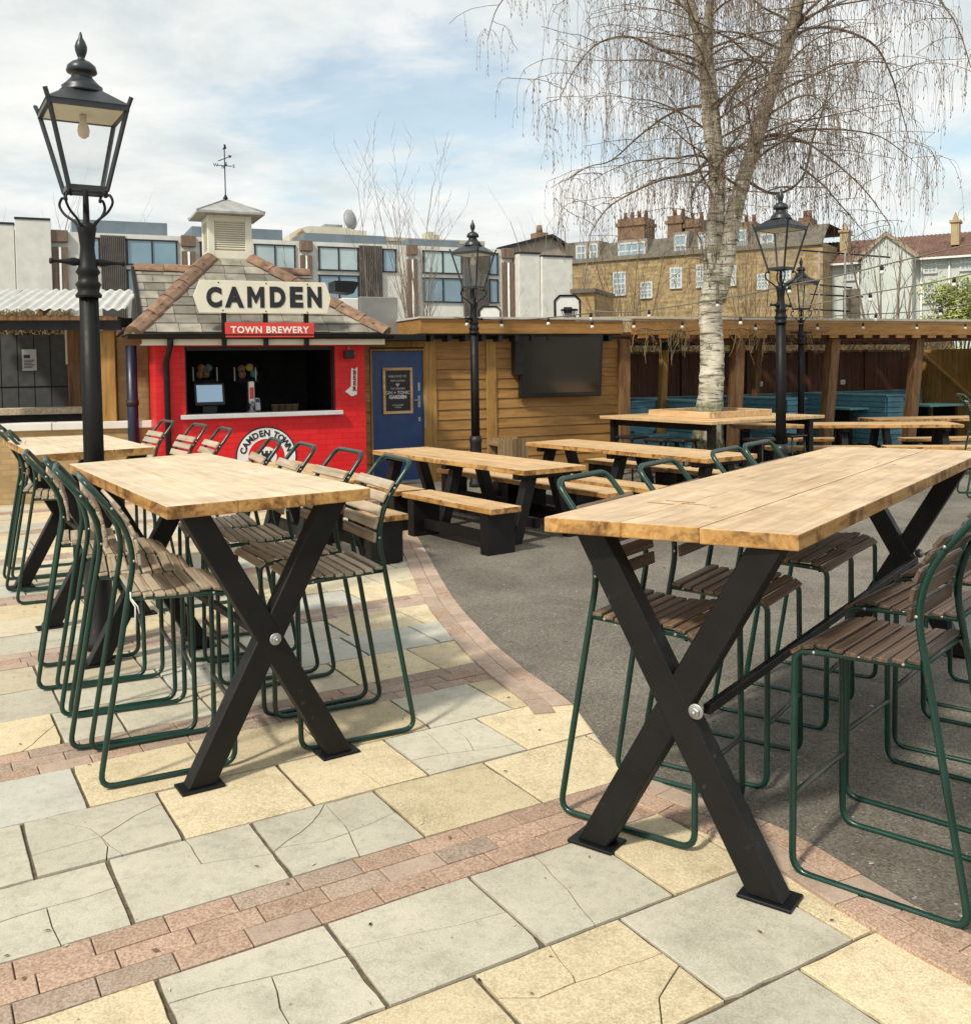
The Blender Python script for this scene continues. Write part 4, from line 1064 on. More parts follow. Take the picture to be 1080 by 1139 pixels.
# television
tv=onplane(thing('television','large black flat television mounted high on the tan boards','television'),PS)
a=PS.at(579.5,371.5,-.2);b=PS.at(668,440,-.2); cxx,czz=(a[0]+b[0])/2,(a[1]+b[1])/2; hw,hh=(b[0]-a[0])/2,(a[1]-b[1])/2
T0=Matrix.Translation((cxx,-.18,czz))@Matrix.Rotation(R_(-5),4,'Z')@Matrix.Rotation(R_(5),4,'X')
m=MB(); m.box(-hw,hw,-.035,.03,-hh,hh,0,T0); m.build('casing',M['plasticblack'],tv,.012,2)
m=MB(); m.box(-hw+.04,hw-.04,-.0375,-.0352,-hh+.07,hh-.04,0,T0); m.build('screen',M['screenblack'],tv)
m=MB(); m.box(cxx-.2,cxx+.2,-.14,-.03,czz-.15,czz+.15); m.build('bracket',M['blackmetal'],tv)
m=MB(); q=PS.at(622,368.5,-.2); m.box(q[0]-.06,q[0]+.06,-.16,-.04,q[1]-.06,q[1]+.03); m.build('junction_box',paint('grey_plastic_box',(.25,.25,.23),.5),tv)
spk=onplane(thing('loudspeaker','tall black loudspeaker on the tan boards at the left of the television','loudspeaker'),PS)
a=PS.at(570.5,372.5,-.1);b=PS.at(581,417,-.1); m=MB(); m.box(a[0],b[0],-.20,-.03,b[1],a[1]); m.build('cabinet',M['plasticblack'],spk,.008); m=MB(); m.box(a[0]+.015,b[0]-.015,-.206,-.2005,b[1]+.02,a[1]-.02); m.build('grille',M['dark'],spk)
# plank planter behind the low table
pl=onplane(thing('plank_box','pale upright plank box standing against the tan shed boards','planter'),PS)
a=PS.at(554,489,-.45);b=PS.at(588,508,-.45); m=MB(); n=8
for i in range(n):
    x=a[0]+(b[0]-a[0])*i/n; m.box(x+.003,x+(b[0]-a[0])/n-.003,-.45,-.43,.012,a[1]-random.uniform(0,.02)); m.box(x+.003,x+(b[0]-a[0])/n-.003,-.09,-.07,.012,a[1])
m.box(a[0],b[0],-.43,-.09,a[1]-.10,a[1]-.06)
m.build('planks',wood('grey_pallet_plank',(.20,.13,.06),(.30,.20,.10),(.38,.27,.15),.7,2),pl)
m=MB(); m.box(a[0]-.01,b[0]+.01,-.458,-.4505,.2,.26); m.build('batten',M['tanpost'],pl)
# vent unit on the roofs between hut and shed
vu=onplane(thing('vent_unit','square grey metal ventilation housing on the roof behind the hut','vent'),PS)
a=PS.at(400,328,.7);b=PS.at(443,362,.7); m=MB(); m.box(a[0],b[0],.7,1.6,zt-.1,PS.at(420,330,.7)[1]); m.build('housing',mottle('dull_zinc',(.24,.24,.23),(.36,.35,.33),2.5,.5,.05,10,.5),vu,.01)
c=PS.at(372,312,1.1); d=PS.at(398,322,1.1); zz=PS.at(420,330,.7)[1]; xm=sx(378,340,.9)
m=MB(); m.box(xm,a[0]-.003,.75,1.6,zt-.1,zz-.02); m.build('lit_side_panel',M['white'],vu,.01)  # bright left face of the grey housing, its light painted as white
xk0,xk1=sx(373,320,.9),sx(393,320,.9); zk0,zk1=szz(380,326,.9),szz(380,312,.9); m=MB(); m.prism([V((xk0,.9,zk0+.03)),V((xk1,.9,zk0)),V((xk1+.1,.9,zk1-.02)),V((xk1,.9,zk1)),V((xk0,.9,zk1+.0))],(0,.4,0)); m.build('hood',M['blackmetal'],vu)

# ================================================================ PERGOLA
perg=onplane(thing('timber_pergola','long brown timber pergola with corrugated roof over blue benches','pergola'),PS)
px0,px1=x1+.02,sx(1150,380)
z0,z1=szz(900,373),szz(900,357)
zfront=z0
m=MB(); m.box(px0,px1,-.30,-.255,z0,z1)
xx=px0+.12
while xx<px1-.3: m.box(xx,xx+.20,-.298,-.257,z0-.055,z0-.001); xx+=.40
m.build('fascia',M['tan'],perg,.004)
m=MB(); m.box(px0,px1,.0,.12,z0-.10,z0-.056); m.box(px0,px1,2.75,2.87,z0-.10,z0-.056); m.build('beam',M['darkpanel'],perg,.004)
m=MB(); xx=px0+.1
while xx<px1: m.box(xx-.05,xx+.05,-.20,2.9,z0-.055,z0+.05); xx+=.33
m.build('rafters',M['darkpanel'],perg)
# corrugated sheets with a few gaps
m=MB(); xx=px0; gi=0
def cloudy_sheet():
    t=NT('cloudy_plastic_sheet'); c=t.ramp(t.noise(t.coord(),3,5,.6),[(.3,(.50,.45,.34)),(.7,(.68,.63,.52))])
    d=t.n('ShaderNodeBsdfDiffuse'); t.set(d,'Color',c); tl=t.n('ShaderNodeBsdfTranslucent'); t.set(tl,'Color',c)
    mx=t.n('ShaderNodeMixShader'); mx.inputs[0].default_value=.6; t.t.links.new(d.outputs[0],mx.inputs[1]); t.t.links.new(tl.outputs[0],mx.inputs[2])
    t.t.links.new(mx.outputs[0],t.t.nodes['Material Output'].inputs['Surface']); return t.m
roofgrey=cloudy_sheet()
while xx<px1:
    w=min(1.0,px1-xx); n=9; vs=[]
    for k in range(n*2):
        a=xx+w*k/(n*2-1)
        vs.append((a,z1+.02+(.018 if (k//1)%2 else -.012)))
    m.add([(a,-.34,z) for a,z in vs]+[(a,2.95 if gi%4 else 2.4,z+.12) for a,z in vs],[(k,k+1,n*2+k+1,n*2+k) for k in range(n*2-1)])
    xx+=1.0 if gi%2 else 1.22; gi+=1
m.build('roof_sheet',roofgrey,perg)
posts=[(692,694,0.0),(820,817,.0),(926,918.5,0.0),(1020,1011,0.0),(1112,1105,.0)]
for pt,pb,y in posts:
    m=MB(); xt=sx(pt,372,y); xb=sx(pb,470,y)-.05; m.prism([V((xb-.10,y-.02-.08,.011)),V((xb+.10,y-.10,.011)),V((xt+.10,y-.10,z0-.06)),V((xt-.10,y-.10,z0-.06))],(0,.17,0)); m.build('post',M['brownpost'],perg,.006)
for pt,pb,y in((739,734,1.3),(843,838,2.2)):
    m=MB(); xt=sx(pt,385,y); xb=sx(pb,450,y); m.prism([V((xb-.065,y-.06,.011)),V((xb+.065,y-.06,.011)),V((xt+.065,y-.06,z0-.06)),V((xt-.065,y-.06,z0-.06))],(0,.12,0)); m.build('post',M['tanpost'] if y<2 else M['brownpost'],perg,.006)
hl=onplane(thing('heater','black box heater fixed high on the tan pergola post','heater'),PS)
x=sx(745,384,1.1); z=szz(745,384,1.1); m=MB(); m.box(x-.18,x+.18,1.0,1.2,z-.08,z+.07); m.build('casing',M['plasticblack'],hl,.015); m=MB(); m.tube([(x,1.1,z+.07),(x,1.1,z0-.0)],.015,6); m.build('hanger',M['blackmetal'],hl)
# back fence
yb=3.0
fen=onplane(thing('panel_fence','dark brown panel fence along the back of the pergola','fence'),PS)
zb=szz(900,391.5,yb); xa,xe=px0,sx(1022,400,yb)
n=6
for i in range(n):
    a=xa+(xe-xa)*i/n;b=xa+(xe-xa)*(i+1)/n
    m=MB(); k=12
    for j in range(k): m.box(a+(b-a)*j/k+.002,a+(b-a)*(j+1)/k-.002,yb+random.uniform(-.004,.004),yb+.03,0,zb-random.uniform(0,.006))
    m.build('fence_panel',M['darkpanel'],fen)
    m=MB(); m.box(b-.05,b+.05,yb-.05,yb+.04,0,zb+.05); m.build('fence_post',M['darkpanel'],fen)
m=MB(); m.box(xa,xe,yb-.03,yb+.06,zb+.001,zb+.035); m.build('capping',M['brownpost'],fen)
ef=onplane(thing('panel_fence','tan board fence closing the right end of the pergola, crossed by a sloping brace','fence'),PS)
m=MB(); k=24
for j in range(k): 
    y0=yb-.02-(3.6)*j/k; m.box(xe+.04+random.uniform(-.004,.004),xe+.07,y0-3.6/k+.003,y0-.003,0,zb+.03)
m.build('fence_panel',M['tanpost'],ef)
m=MB(); m.beam((xe+.0,yb-.1,zb-.05),(xe+.0,1.6,.9),.09,.05); m.build('brace',M['tanpost'],ef)
for px,py in((846,427),(938,425)):
    so_=onplane(thing('socket_box','white socket box on the dark fence %s'%('left of the second brown post' if px<900 else 'right of the leaning brown post'),'socket'),PS)
    x,z=PS.at(px,py,yb-.06); m=MB(); m.box(x-.06,x+.06,yb-.06,yb-.01,z-.05,z+.05); m.build('box',M['white'],so_,.006); m=MB(); m.box(x-.03,x+.03,yb-.064,yb-.0605,z-.025,z+.02); m.build('cover',M['steel'],so_)
# blue benches
def blue_bench(label,x0,x1,y0,y1,faces,zt=1.02):
    root=onplane(thing('slatted_bench',label,'bench',group='blue painted slatted benches in the pergola'),PS)
    m=MB()
    if 'b' in faces:
        for i in range(5): m.box(x0,x1,y1-.05,y1-.02,.50+i*.105,.595+i*.105)
    if 's' in faces:
        for s,xx in((0,x0),(1,x1)):
            for i in range(9): m.box(xx-.015,xx+.015,y0,y1,.08+i*.105,.175+i*.105)
        for i in range(9): m.box(x0+.02,x1-.02,y0-.03,y0,.08+i*.105,.175+i*.105)
    m.build('backrest',M['bluebench'],root,.003)
    m=MB()
    if 'b' in faces:
        for i in range(4): m.box(x0,x1,y0+(y1-.06-y0)*i/4+.003,y0+(y1-.06-y0)*(i+1)/4-.003,.42,.45)
        m.box(x0,x1,y1-.08,y1+.0,1.022,1.05)
    else: m.box(x0-.03,x1+.03,y0-.05,y1,1.022,1.055)
    m.build('seat' if 'b' in faces else 'top_rail',M['bluebench'],root,.003)
    m=MB()
    if 'b' in faces:
        for i in range(4): m.box(x0,x1,y0+.02,y0+.045,.02+i*.1,.11+i*.1)
        m.build('front_panel',M['bluebench'],root,.003)
    return root
xs=[px0+.15,sx(744,450,1.5),sx(838,450,1.5),sx(945,450,1.5),sx(1055,450,1.5)]
for i,lab in enumerate(('blue slatted bench against the back fence beside the tan shed','blue slatted bench against the back fence behind the birch trunk','blue slatted bench against the back fence left of the leaning post','blue slatted bench against the back fence in the right corner')):
    blue_bench(lab,xs[i]+.25,xs[i+1]-.25 if i<3 else xe-.02,yb-.70,yb-.07,'b')
for i,lab in zip((1,2,3),('sunlit blue slatted bench divider left of the birch trunk','blue slatted bench divider between the lamp and the leaning post','blue slatted bench divider between the two right brown posts')):
    blue_bench(lab,xs[i]-.22,xs[i]+.22,.35,yb-.1,'s')
blue_bench('low blue slatted bench front beside the dark corner post of the shed',px0+.2,xs[1]-.4,.9,1.4,'b')
for (px,py,lab) in((952,455,'teal painted table inside the pergola right of the leaning post'),(1038,450,'teal painted table inside the pergola at the right corner'),(800,452,'teal painted table in the shade behind the birch')):
    root=onplane(thing('painted_table',lab,'table'),PS); x,z=PS.at(px,py,1.1); 
    m=MB(); m.box(x-.5,x+.5,.75,1.5,.76,.80); m.build('tabletop',M['tealtop'],root,.004)
    for s in(-1,1): m=MB(); m.box(x+s*.38-.04,x+s*.38+.04,.85,1.4,.011,.759); m.build('leg',M['blackwood'],root)

# ================================================================ TREE TABLE
TC=V((3.34,14.4,0)); ta=R_(-57)
tt=thing('tree_table','square timber table built around the birch trunk with raised planter rim','table',(TC.x,TC.y,.011),ta)
m=MB(); o=1.16; h=.92
ix=.62
for a,b,c,d in((-o,o,-o,-ix),(-o,o,ix,o),(-o,-ix,-ix,ix),(ix,o,-ix,ix)):
    if c==-ix: 
        for i in range(2): m.box(a+(b-a)*i/2+.002,a+(b-a)*(i+1)/2-.002,c,d,h-.045,h)
    else:
        for i in range(2): m.box(a,b,c+(d-c)*i/2+.002,c+(d-c)*(i+1)/2-.002,h-.045,h)
m.build('tabletop',[M['bench_top']],tt,.004)
m=MB(); 
for s in(-1,1): m.box(-ix,ix,s*ix-.03,s*ix+.03,h+.001,h+.09); m.box(s*ix-.03,s*ix+.03,-ix+.03,ix-.03,h+.001,h+.09)
m.build('planter_rim',M['bench_top'],tt,.004)
for i,j in((-1,-1),(1,-1),(1,1),(-1,1)): m=MB(); m.box(i*1.0-.045,i*1.0+.045,j*1.0-.045,j*1.0+.045,0,h-.046); m.build('leg',M['blackwood'],tt)
m=MB(); 
for s in(-1,1): m.box(-.95,.95,s*1.0-.02,s*1.0+.02,h-.14,h-.047)
m.build('apron',M['blackwood'],tt)
ls=thing('low_stool','','stool')
m=MB(); m.box(-.19,.19,-.17,.17,.62,.66); m.build('seat',M['plasticblack'],ls,.02,2)
for i,j in((-1,-1),(1,-1),(1,1),(-1,1)): m=MB(); m.tube([(i*.15,j*.13,.62),(i*.19,j*.17,0)],.014,6); m.build('leg',M['blackmetal'],ls)
m=MB(); 
for s in(-1,1): m.tube([(-.17,s*.15,.25),(.17,s*.15,.25)],.010,6); m.tube([(s*.17,-.15,.25),(s*.17,.15,.25)],.010,6)
m.build('footring',M['blackmetal'],ls)
for i,(px,d,lab) in enumerate(((703,14.0,'black square stool under the left corner of the tree table'),(735,13.4,'black square stool under the front left side of the tree table'),(757,13.3,'black square stool nearest the birch trunk on its left'),(846,13.2,'black square stool behind the lamp post at the tree table'),(878,13.9,'black square stool at the right corner of the tree table'))):
    p=DY(px,480,d); place(ls,i,(p.x,p.y,.011),ta+random.uniform(-.3,.3),lab,'black square stools around the tree table')

# ================================================================ LEFT SHELTER
PL=Plane(60,12.6,14)
def lx(px,py=430,b=0.0): return PL.x(px,py,b)
def lz(px,py,b=0.0): return PL.z(px,py,b)
sh=onplane(thing('bar_shelter','open timber shelter with pale corrugated roof at the left edge','shelter'),PL)
X0=lx(-60,430); X1=lx(139,345,-.35); zr=lz(70,344,-.35)
m=MB(); n=int((X1-X0)/.018); vs=[]
for k in range(n): a=X0+(X1-X0)*k/(n-1); vs.append((a,.015*math.sin(a*2*math.pi/.125)))
zb_=lz(70,322,1.6)
m.add([(a,-.35,zr+z) for a,z in vs]+[(a,1.6,zb_+z) for a,z in vs]+[(a,-.35,zr+z+.006) for a,z in vs],[(k,k+1,n+k+1,n+k) for k in range(n-1)])
m.build('roof_sheet',mottle('pale_corrugated_sheet',(.40,.40,.37),(.58,.58,.55),3,.45,.0),sh)
m=MB(); z1,z0=lz(60,348,-.1),lz(60,372,-.1); m.box(X0,X1-.08,-.12,-.02,z0+.06,z1-.05); m.box(X0,X1-.08,1.5,1.6,z0+.16,z1+.02); m.build('beam',M['darkbeam'],sh,.005)
m=MB(); m.box(X0,X1-.1,-.30,-.27,lz(60,356,-.3),lz(60,351,-.3)); 
xx=X0
while xx<X1-.1: m.beam((xx,-.3,zr-.05),(xx,1.58,zb_-.05),.05,.07); xx+=.6
m.build('rafter',M['brownpost'],sh)
for pa,pb,y,mt in((112.5,129,0.0,'tanpost'),(76,90,1.2,'brownpost'),(-30,-12,0,'tanpost')):
    m=MB(); m.box(lx(pa,430,y),lx(pb,430,y),y,y+.18,0,z0+.058 if y==0 else z0+.2); m.build('post',M[mt],sh,.006)
yb2=1.9; zp=lz(30,372,yb2)
bp_=onplane(thing('back_screen','dark panelled screen at the back of the left shelter','screen'),PL)
xa_,xb_=X0,lx(75,420,yb2)
m=MB(); k=5
for i in range(k):
    for (c,d) in((0.0,lz(30,431,yb2)),(lz(30,430,yb2),zp)): m.box(xa_+(xb_-xa_)*i/k+.006,xa_+(xb_-xa_)*(i+1)/k-.006,yb2,yb2+.03,c+.006,d-.006)
m.build('panel',mottle('charcoal_ply',(.028,.032,.034),(.055,.06,.06),9,.7,.2,60),bp_)
m=MB(); m.box(xa_,xb_,yb2+.03,yb2+.05,0,zp); m.build('backing',M['dark'],bp_)
m=MB(); m.box(xb_,xb_+.03,yb2-.1,yb2-.05,lz(76,405,yb2),lz(76,362,yb2)); m.build('pale_edge',M['cream'],bp_)
no=onplane(thing('notice','white printed notice pinned to the dark screen','notice'),PL)
a=PL.at(24,388.5,yb2-.02);b=PL.at(41,412,yb2-.02); m=MB(); m.box(a[0],b[0],yb2-.012,yb2-.004,b[1],a[1]); m.build('paper',paint('notice_paper',(.40,.41,.42),.6,.1,0),no)
m=MB(); w=b[0]-a[0];hh_=a[1]-b[1]; m.box(a[0]+w*.12,a[0]+w*.55,yb2-.014,yb2-.0125,a[1]-hh_*.42,a[1]-hh_*.25)
for i in range(6): zz=a[1]-hh_*(.50+.07*i); m.box(a[0]+w*.12,b[0]-w*(.12+.1*(i%3)),yb2-.014,yb2-.0125,zz-.008,zz+.003)
m.build('print_block',M['ink'],no)
# wall with coping, counter
lw=onplane(thing('brick_wall','low buff brick wall with grey coping in front of the left shelter','wall'),PL)
zc0,zc1=lz(50,479,-.05),lz(50,470.5,-.05); xr_=lx(171,470)
m=MB(); m.box(X0,xr_,.0,.22,0,zc0); m.build('brickwork',M['wallbrick'],lw)
xx=X0
while xx<xr_:
    m=MB(); e=min(xx+.62,xr_); m.box(xx+.004,e-.004,-.05,.27,zc0+.001,zc1); m.build('coping_stone',M['concrete'],lw,.008); xx+=.62
ct=onplane(thing('bar_counter','long pale plank counter on dark supports inside the left shelter','counter'),PL)
za,zbb=lz(50,453.5,.55),lz(50,461,.55)
m=MB(); m.box(X0,lx(93,455,.55),.55,.85,zbb,za); m.build('counter_top',M['slat_pale'],ct,.006)
m=MB(); m.box(X0+.1,lx(93,455,.55)-.05,.66,.74,0,zbb-.002); m.build('support_panel',M['dark'],ct)
c2=onplane(thing('bar_counter','short pale shelf between the tan post and the red hut','shelf'),PL)
za=lz(150,448,.5); xl_,xr2=lx(131,450,.5),lx(167,450,.5)
m=MB(); m.box(xl_,xr2,.40,.80,za-.05,za); m.build('shelf_top',M['slat_pale'],c2,.005); m=MB(); m.box(xl_+.30,xl_+.36,.45,.7,0,za-.051); m.build('bracket',M['darkbeam'],c2)
pot=onplane(thing('pot','turquoise pot holding an upright brush on the short shelf','pot'),PL)
x=lx(158.5,448,.55); m=MB(); m.lathe([(.045,za+.001),(.06,za+.12),(.064,za+.125),(.055,za+.12),(.04,za+.02)],14,(x,.55,0)); m.build('bowl',paint('turquoise_glaze',(.08,.25,.22),.35,.15,.05),pot)
m=MB(); m.tube([(x,.55,za+.03),(x-.03,.56,za+.34)],.008,6); m.tube([(x-.03,.56,za+.30),(x-.035,.56,za+.44)],[.010,.022],6); m.build('brush',M['bench_top'],pot)
# ================================================================ BIRCH
def birch_bark():
    t=NT('birch_bark'); v=t.coord('Object',(1,1,1),False)
    tc=t.n('ShaderNodeTexCoord'); sp=t.n('ShaderNodeSeparateXYZ'); t.set(sp,'0',tc.outputs['Object'])
    vb_=t.coord('Object',(3,3,26),False); vm=t.coord('Object',(2.2,2.2,9),False)
    col=t.ramp(t.noise(v,4,6,.6),[(.3,(.46,.42,.33)),(.65,(.72,.68,.58))])
    col=t.mix(t.ramp(t.noise(vb_,1.0,6,.7,.5),[(.51,0.0),(.59,.9)]),col,(.06,.048,.036))
    col=t.mix(t.ramp(t.noise(vm,1.0,5,.65,.4),[(.50,0.0),(.62,.75)]),col,(.16,.165,.065))
    bp_=t.coord('Object',(2.6,2.6,1.5),False); col=t.mix(t.ramp(t.noise(bp_,1.0,7,.75,.9),[(.56,0.0),(.63,.85)]),col,(.06,.05,.035))
    # craggy dark bark low down
    lo=t.n('ShaderNodeMapRange'); t.set(lo,'Value',sp.outputs[2]); lo.inputs['From Min'].default_value=1.5; lo.inputs['From Max'].default_value=.6
    cg=t.coord('Object',(9,9,3),False); cgn=t.noise(cg,1.0,6,.7,1.2)
    low=t.ramp(cgn,[(.38,(.045,.04,.025)),(.52,(.20,.19,.10)),(.66,(.45,.42,.32))])
    col=t.mix(lo.outputs[0],col,low)
    up=t.n('ShaderNodeMapRange'); t.set(up,'Value',sp.outputs[2]); up.inputs['From Min'].default_value=4.2; up.inputs['From Max'].default_value=7.5; up.inputs['To Max'].default_value=.55
    col=t.mix(up.outputs[0],col,(.34,.24,.14))
    t.bump(t.noise(vb_,1.3,6,.7),.7,.03)
    return t.out(col,.75,0,.3)
bk=birch_bark()
rb=random.Random(21)
BD=14.4
birch=thing('birch_tree','tall weeping silver birch with bare drooping twigs growing through a square table','tree',(0,0,0))
def bp3(px,py,dy=0): return DY(px,py,BD+dy)
def sm_path(P,n=6): return catmull(P,n)
def radpath(rs,n=6):
    out=[]
    for i in range(len(rs)-1):
        for k in range(n): out.append(rs[i]+(rs[i+1]-rs[i])*k/n)
    out.append(rs[-1]); return out
m=MB()
def pr(w): return w/FPX*BD/2
def stem(m,pts,ws,n=14,gn=0.08):
    P=sm_path([bp3(*p) for p in pts],8); r=[x*(1+rb.uniform(-gn,gn)) for x in radpath([pr(w) for w in ws],8)]
    m.tube(P,r,n); return P,r
base=bp3(787,560); 
P0=[(786,545),(787,510),(788,470),(791,430),(792,390),(790,350),(793,322),(797,290)]
stem(m,P0,[50,40,30,27.5,26,25,26,18],18,.05)
SA=stem(m,[(791,338),(790,300),(792,262),(795,220),(794,185),(788,145),(785,100),(779,50),(767,0),(758,-60),(742,-130),(730,-210)],[17,15.5,14,13,12,12,12,11.5,10.5,9,7,5])
SB=stem(m,[(798,335),(808,288),(814,248),(826,202),(842,152),(857,102),(875,50),(888,2),(902,-50),(918,-120),(930,-200)],[19,19,18,17,16,15,14,12.5,11,8,5])
SC=stem(m,[(798,262),(801,215),(799,165),(794,110),(788,55),(790,0),(801,-60),(806,-140)],[11,11,10.5,10,10,9,7,4])
tr=m.build('trunk',bk,birch)
br=MB(); tw=MB(); ck=MB()
def twig(m,p,L,r0,drift,seg=7,n=3):
    pts=[p];d=V((drift.x,drift.y,.15)); q=p
    for i in range(seg):
        d=V((d.x*.72+rb.uniform(-.09,.09),d.y*.72+rb.uniform(-.09,.09),d.z-.42)); d2=d.normalized(); q=q+d2*(L/seg); pts.append(q)
    m.tube(pts,[r0*(1-.6*i/seg) for i in range(seg+1)],n,False); return pts
def hang(p,L,out):
    pts=twig(tw,p,L,.0040,out)
    for i in range(1,len(pts)-1):
        if rb.random()<.34:
            s=V((rb.uniform(-1,1),rb.uniform(-1,1),0))*.8
            b=twig(tw,pts[i],L*rb.uniform(.2,.5),.0030,s,5)
            if rb.random()<.6: cat(b[-1])
        if rb.random()<.30: cat(pts[i])
    cat(pts[-1])
def cat(p):
    q=p+V((rb.uniform(-.015,.015),rb.uniform(-.015,.015),-rb.uniform(.03,.06)))
    ck.tube([p,(p+q)/2,q],[.003,.0065,.002],3,False)
def limb(p,az,el,L,r,n=9,droop=.075,hl=(.6,1.5),dens=1.0):
    d=V((math.cos(az)*math.cos(el),math.sin(az)*math.cos(el),math.sin(el))); q=p; pts=[p]
    for i in range(n):
        d=d+V((rb.uniform(-.24,.24),rb.uniform(-.24,.24),-droop*(.5+1.3*i/n)+rb.uniform(-.2,.2))); d.normalize(); q=q+d*(L/n); pts.append(q)
    P=catmull(pts,3); R=[max(.0035,r*(1-.9*i/(len(P)-1))) for i in range(len(P))]
    br.tube(P,R,6,False)
    out=V((math.cos(az),math.sin(az),0))
    for i in range(4,len(P)):
        if rb.random()<.31*dens: hang(P[i],rb.uniform(*hl)*(.6+.6*i/len(P)),V((rb.uniform(-1,1),rb.uniform(-1,1),0))*.9+out*.5)
        if i%4==0 and L>1.2:
            a2=az+rb.choice([-1,1])*rb.uniform(.4,1.1); sub(P[i],a2,L*rb.uniform(.25,.45),R[i]*.6,hl)
    return P
def sub(p,az,L,r,hl):
    d=V((math.cos(az),math.sin(az),.25)); q=p;pts=[p]
    for i in range(6):
        d=d+V((rb.uniform(-.4,.4),rb.uniform(-.4,.4),rb.uniform(-.28,.10))); d.normalize(); q=q+d*(L/6); pts.append(q)
    br.tube(pts,[max(.004,r*(1-.8*i/6)) for i in range(7)],5,False)
    for k in range(1,7):
        for _ in range(1):
            if rb.random()<.6: hang(pts[k],rb.uniform(*hl)*.9,V((rb.uniform(-1,1),rb.uniform(-1,1),0)))
# limbs seen in the photograph
def limb_px(pts,w0,dys,hl=(.5,1.2),dens=1.0):
    P=catmull([bp3(p[0],p[1],dy) for p,dy in zip(pts,dys)],5); r=pr(w0*.72); n=len(P)
    R=[max(.005,r*(1-.8*i/(n-1))) for i in range(n)]
    br.tube(P,R,7,False)
    for i in range(3,n):
        d=(P[i]-P[i-1])
        if rb.random()<.65*dens: hang(P[i],rb.uniform(*hl)*(.5+.6*i/n),V((rb.uniform(-1,1),rb.uniform(-1,1),0)))
        if i%2==0: sub(P[i],rb.uniform(0,6.28),rb.uniform(.5,1.1),R[i]*.6,hl)
limb_px([(797,165),(775,190),(758,195),(735,200),(705,213),(675,232),(655,262)],6,[0,-.2,-.3,-.5,-.6,-.8,-.9],(.3,.8))
limb_px([(790,190),(770,215),(772,250),(780,270),(783,300)],3.5,[0,-.3,-.5,-.5,-.6],(.2,.4))
limb_px([(795,120),(770,118),(742,128),(712,150),(680,178),(655,185),(630,200)],5,[0,.3,.6,.8,1.1,1.3,1.5],(.4,1.0))
limb_px([(788,75),(765,62),(735,55),(700,40),(665,48),(640,75),(622,110)],5,[0,-.3,-.7,-1.0,-1.2,-1.3,-1.4],(.5,1.3))
limb_px([(806,125),(820,98),(845,85),(880,80),(912,76)],4,[0,-.5,-.9,-1.1,-1.3],(.3,.9))
limb_px([(862,85),(885,40),(920,30),(968,46),(990,80),(1002,120),(1012,158)],6,[0,.2,.3,.5,.6,.8,.9],(.4,1.1))
limb_px([(828,175),(855,150),(890,155),(915,170),(940,190),(965,215),(990,250)],5,[0,-.3,-.6,-.8,-.9,-1.1,-1.2],(.3,.8))
limb_px([(822,195),(860,215),(892,198),(905,150),(922,95),(921,20),(918,-60)],5,[0,.3,.5,.6,.6,.7,.8],(.3,.8))
limb_px([(890,185),(915,205),(930,222),(950,245),(975,275)],3.5,[.4,.2,0,-.1,-.2],(.3,.6))
limb_px([(870,55),(900,10),(960,-30),(1020,-20),(1060,20),(1080,75)],6,[0,-.4,-.8,-1.1,-1.4,-1.6],(.5,1.2))
limb_px([(775,10),(720,-30),(650,-40),(590,-25),(555,5),(542,45)],5,[0,.4,.8,1.2,1.5,1.7],(.3,.7),.8)
for Pth,Rd,cnt in((SA,0,24),(SB,0,28),(SC,0,12)):
    P,r=Pth
    for k in range(cnt):
        t=.26+.74*(k+rb.random())/cnt; i=min(len(P)-1,int(t*(len(P)-1)))
        h=P[i].z
        L=rb.uniform(1.5,2.9) if h<9 else rb.uniform(1.0,2.1)
        limb(P[i],rb.uniform(0,6.283),rb.uniform(.1,.75),L,min(.021,r[i]*.3),hl=(.5,1.45))
br.build('branches',mottle('birch_branch',(.06,.045,.03),(.20,.15,.10),6,.8),birch)
crown=tw.build('twigs',mottle('birch_twig',(.14,.105,.08),(.31,.24,.175),3,.8),birch)
ck.build('catkins',mottle('birch_catkin',(.10,.065,.05),(.22,.15,.11),4,.85),birch)

# ================================================================ BARE TREES AND SHRUBS BEHIND
def bare_tree(name,label,cat,px,d,pytop,seed,nst=6,spread=.28,mat='hedgetwig',r0=.03,py0=None,levels=2,group=None,lean=0,sp_=1.0):
    rr_=random.Random(seed); p=DY(px,400,d); base=V((p.x,p.y,0)); Ht=DY(px,pytop,d).z
    root=thing(name,label,cat,(base.x,base.y,0),0,group); st=MB(); tg=MB()
    def grow(q,dr,L,r,lv):
        pts=[q];n=7
        for i in range(n):
            dr=(dr+V((rr_.uniform(-.10,.10),rr_.uniform(-.10,.10),.05))).normalized(); q=q+dr*(L/n); pts.append(q)
        (st if lv==0 else tg).tube(pts,[r*(1-.75*i/n) for i in range(n+1)],5 if lv==0 else 3,False)
        if lv<levels:
            for i in range(2,n+1):
                for _ in range(2 if lv==0 else 1):
                    if rr_.random()<.75:
                        a=rr_.uniform(0,6.28); d2=(dr+V((math.cos(a),math.sin(a),rr_.uniform(-.1,.5)))*rr_.uniform(.4,.8)).normalized()
                        grow(pts[i],d2,L*rr_.uniform(.14,.30)*sp_,max(.004,r*(1-.75*i/n)*.55),lv+1)
    for s in range(nst):
        a=rr_.uniform(0,6.28); dr=V((math.cos(a)*spread*rr_.uniform(.2,1)+lean,math.sin(a)*spread*rr_.uniform(.2,1),1)).normalized()
        grow(V((math.cos(a)*.1,math.sin(a)*.1,0)),dr,Ht*rr_.uniform(.75,1.03),r0*rr_.uniform(.6,1),0)
    st.build('stem',M[mat],root); tg.build('twigs',M[mat],root)
    return root
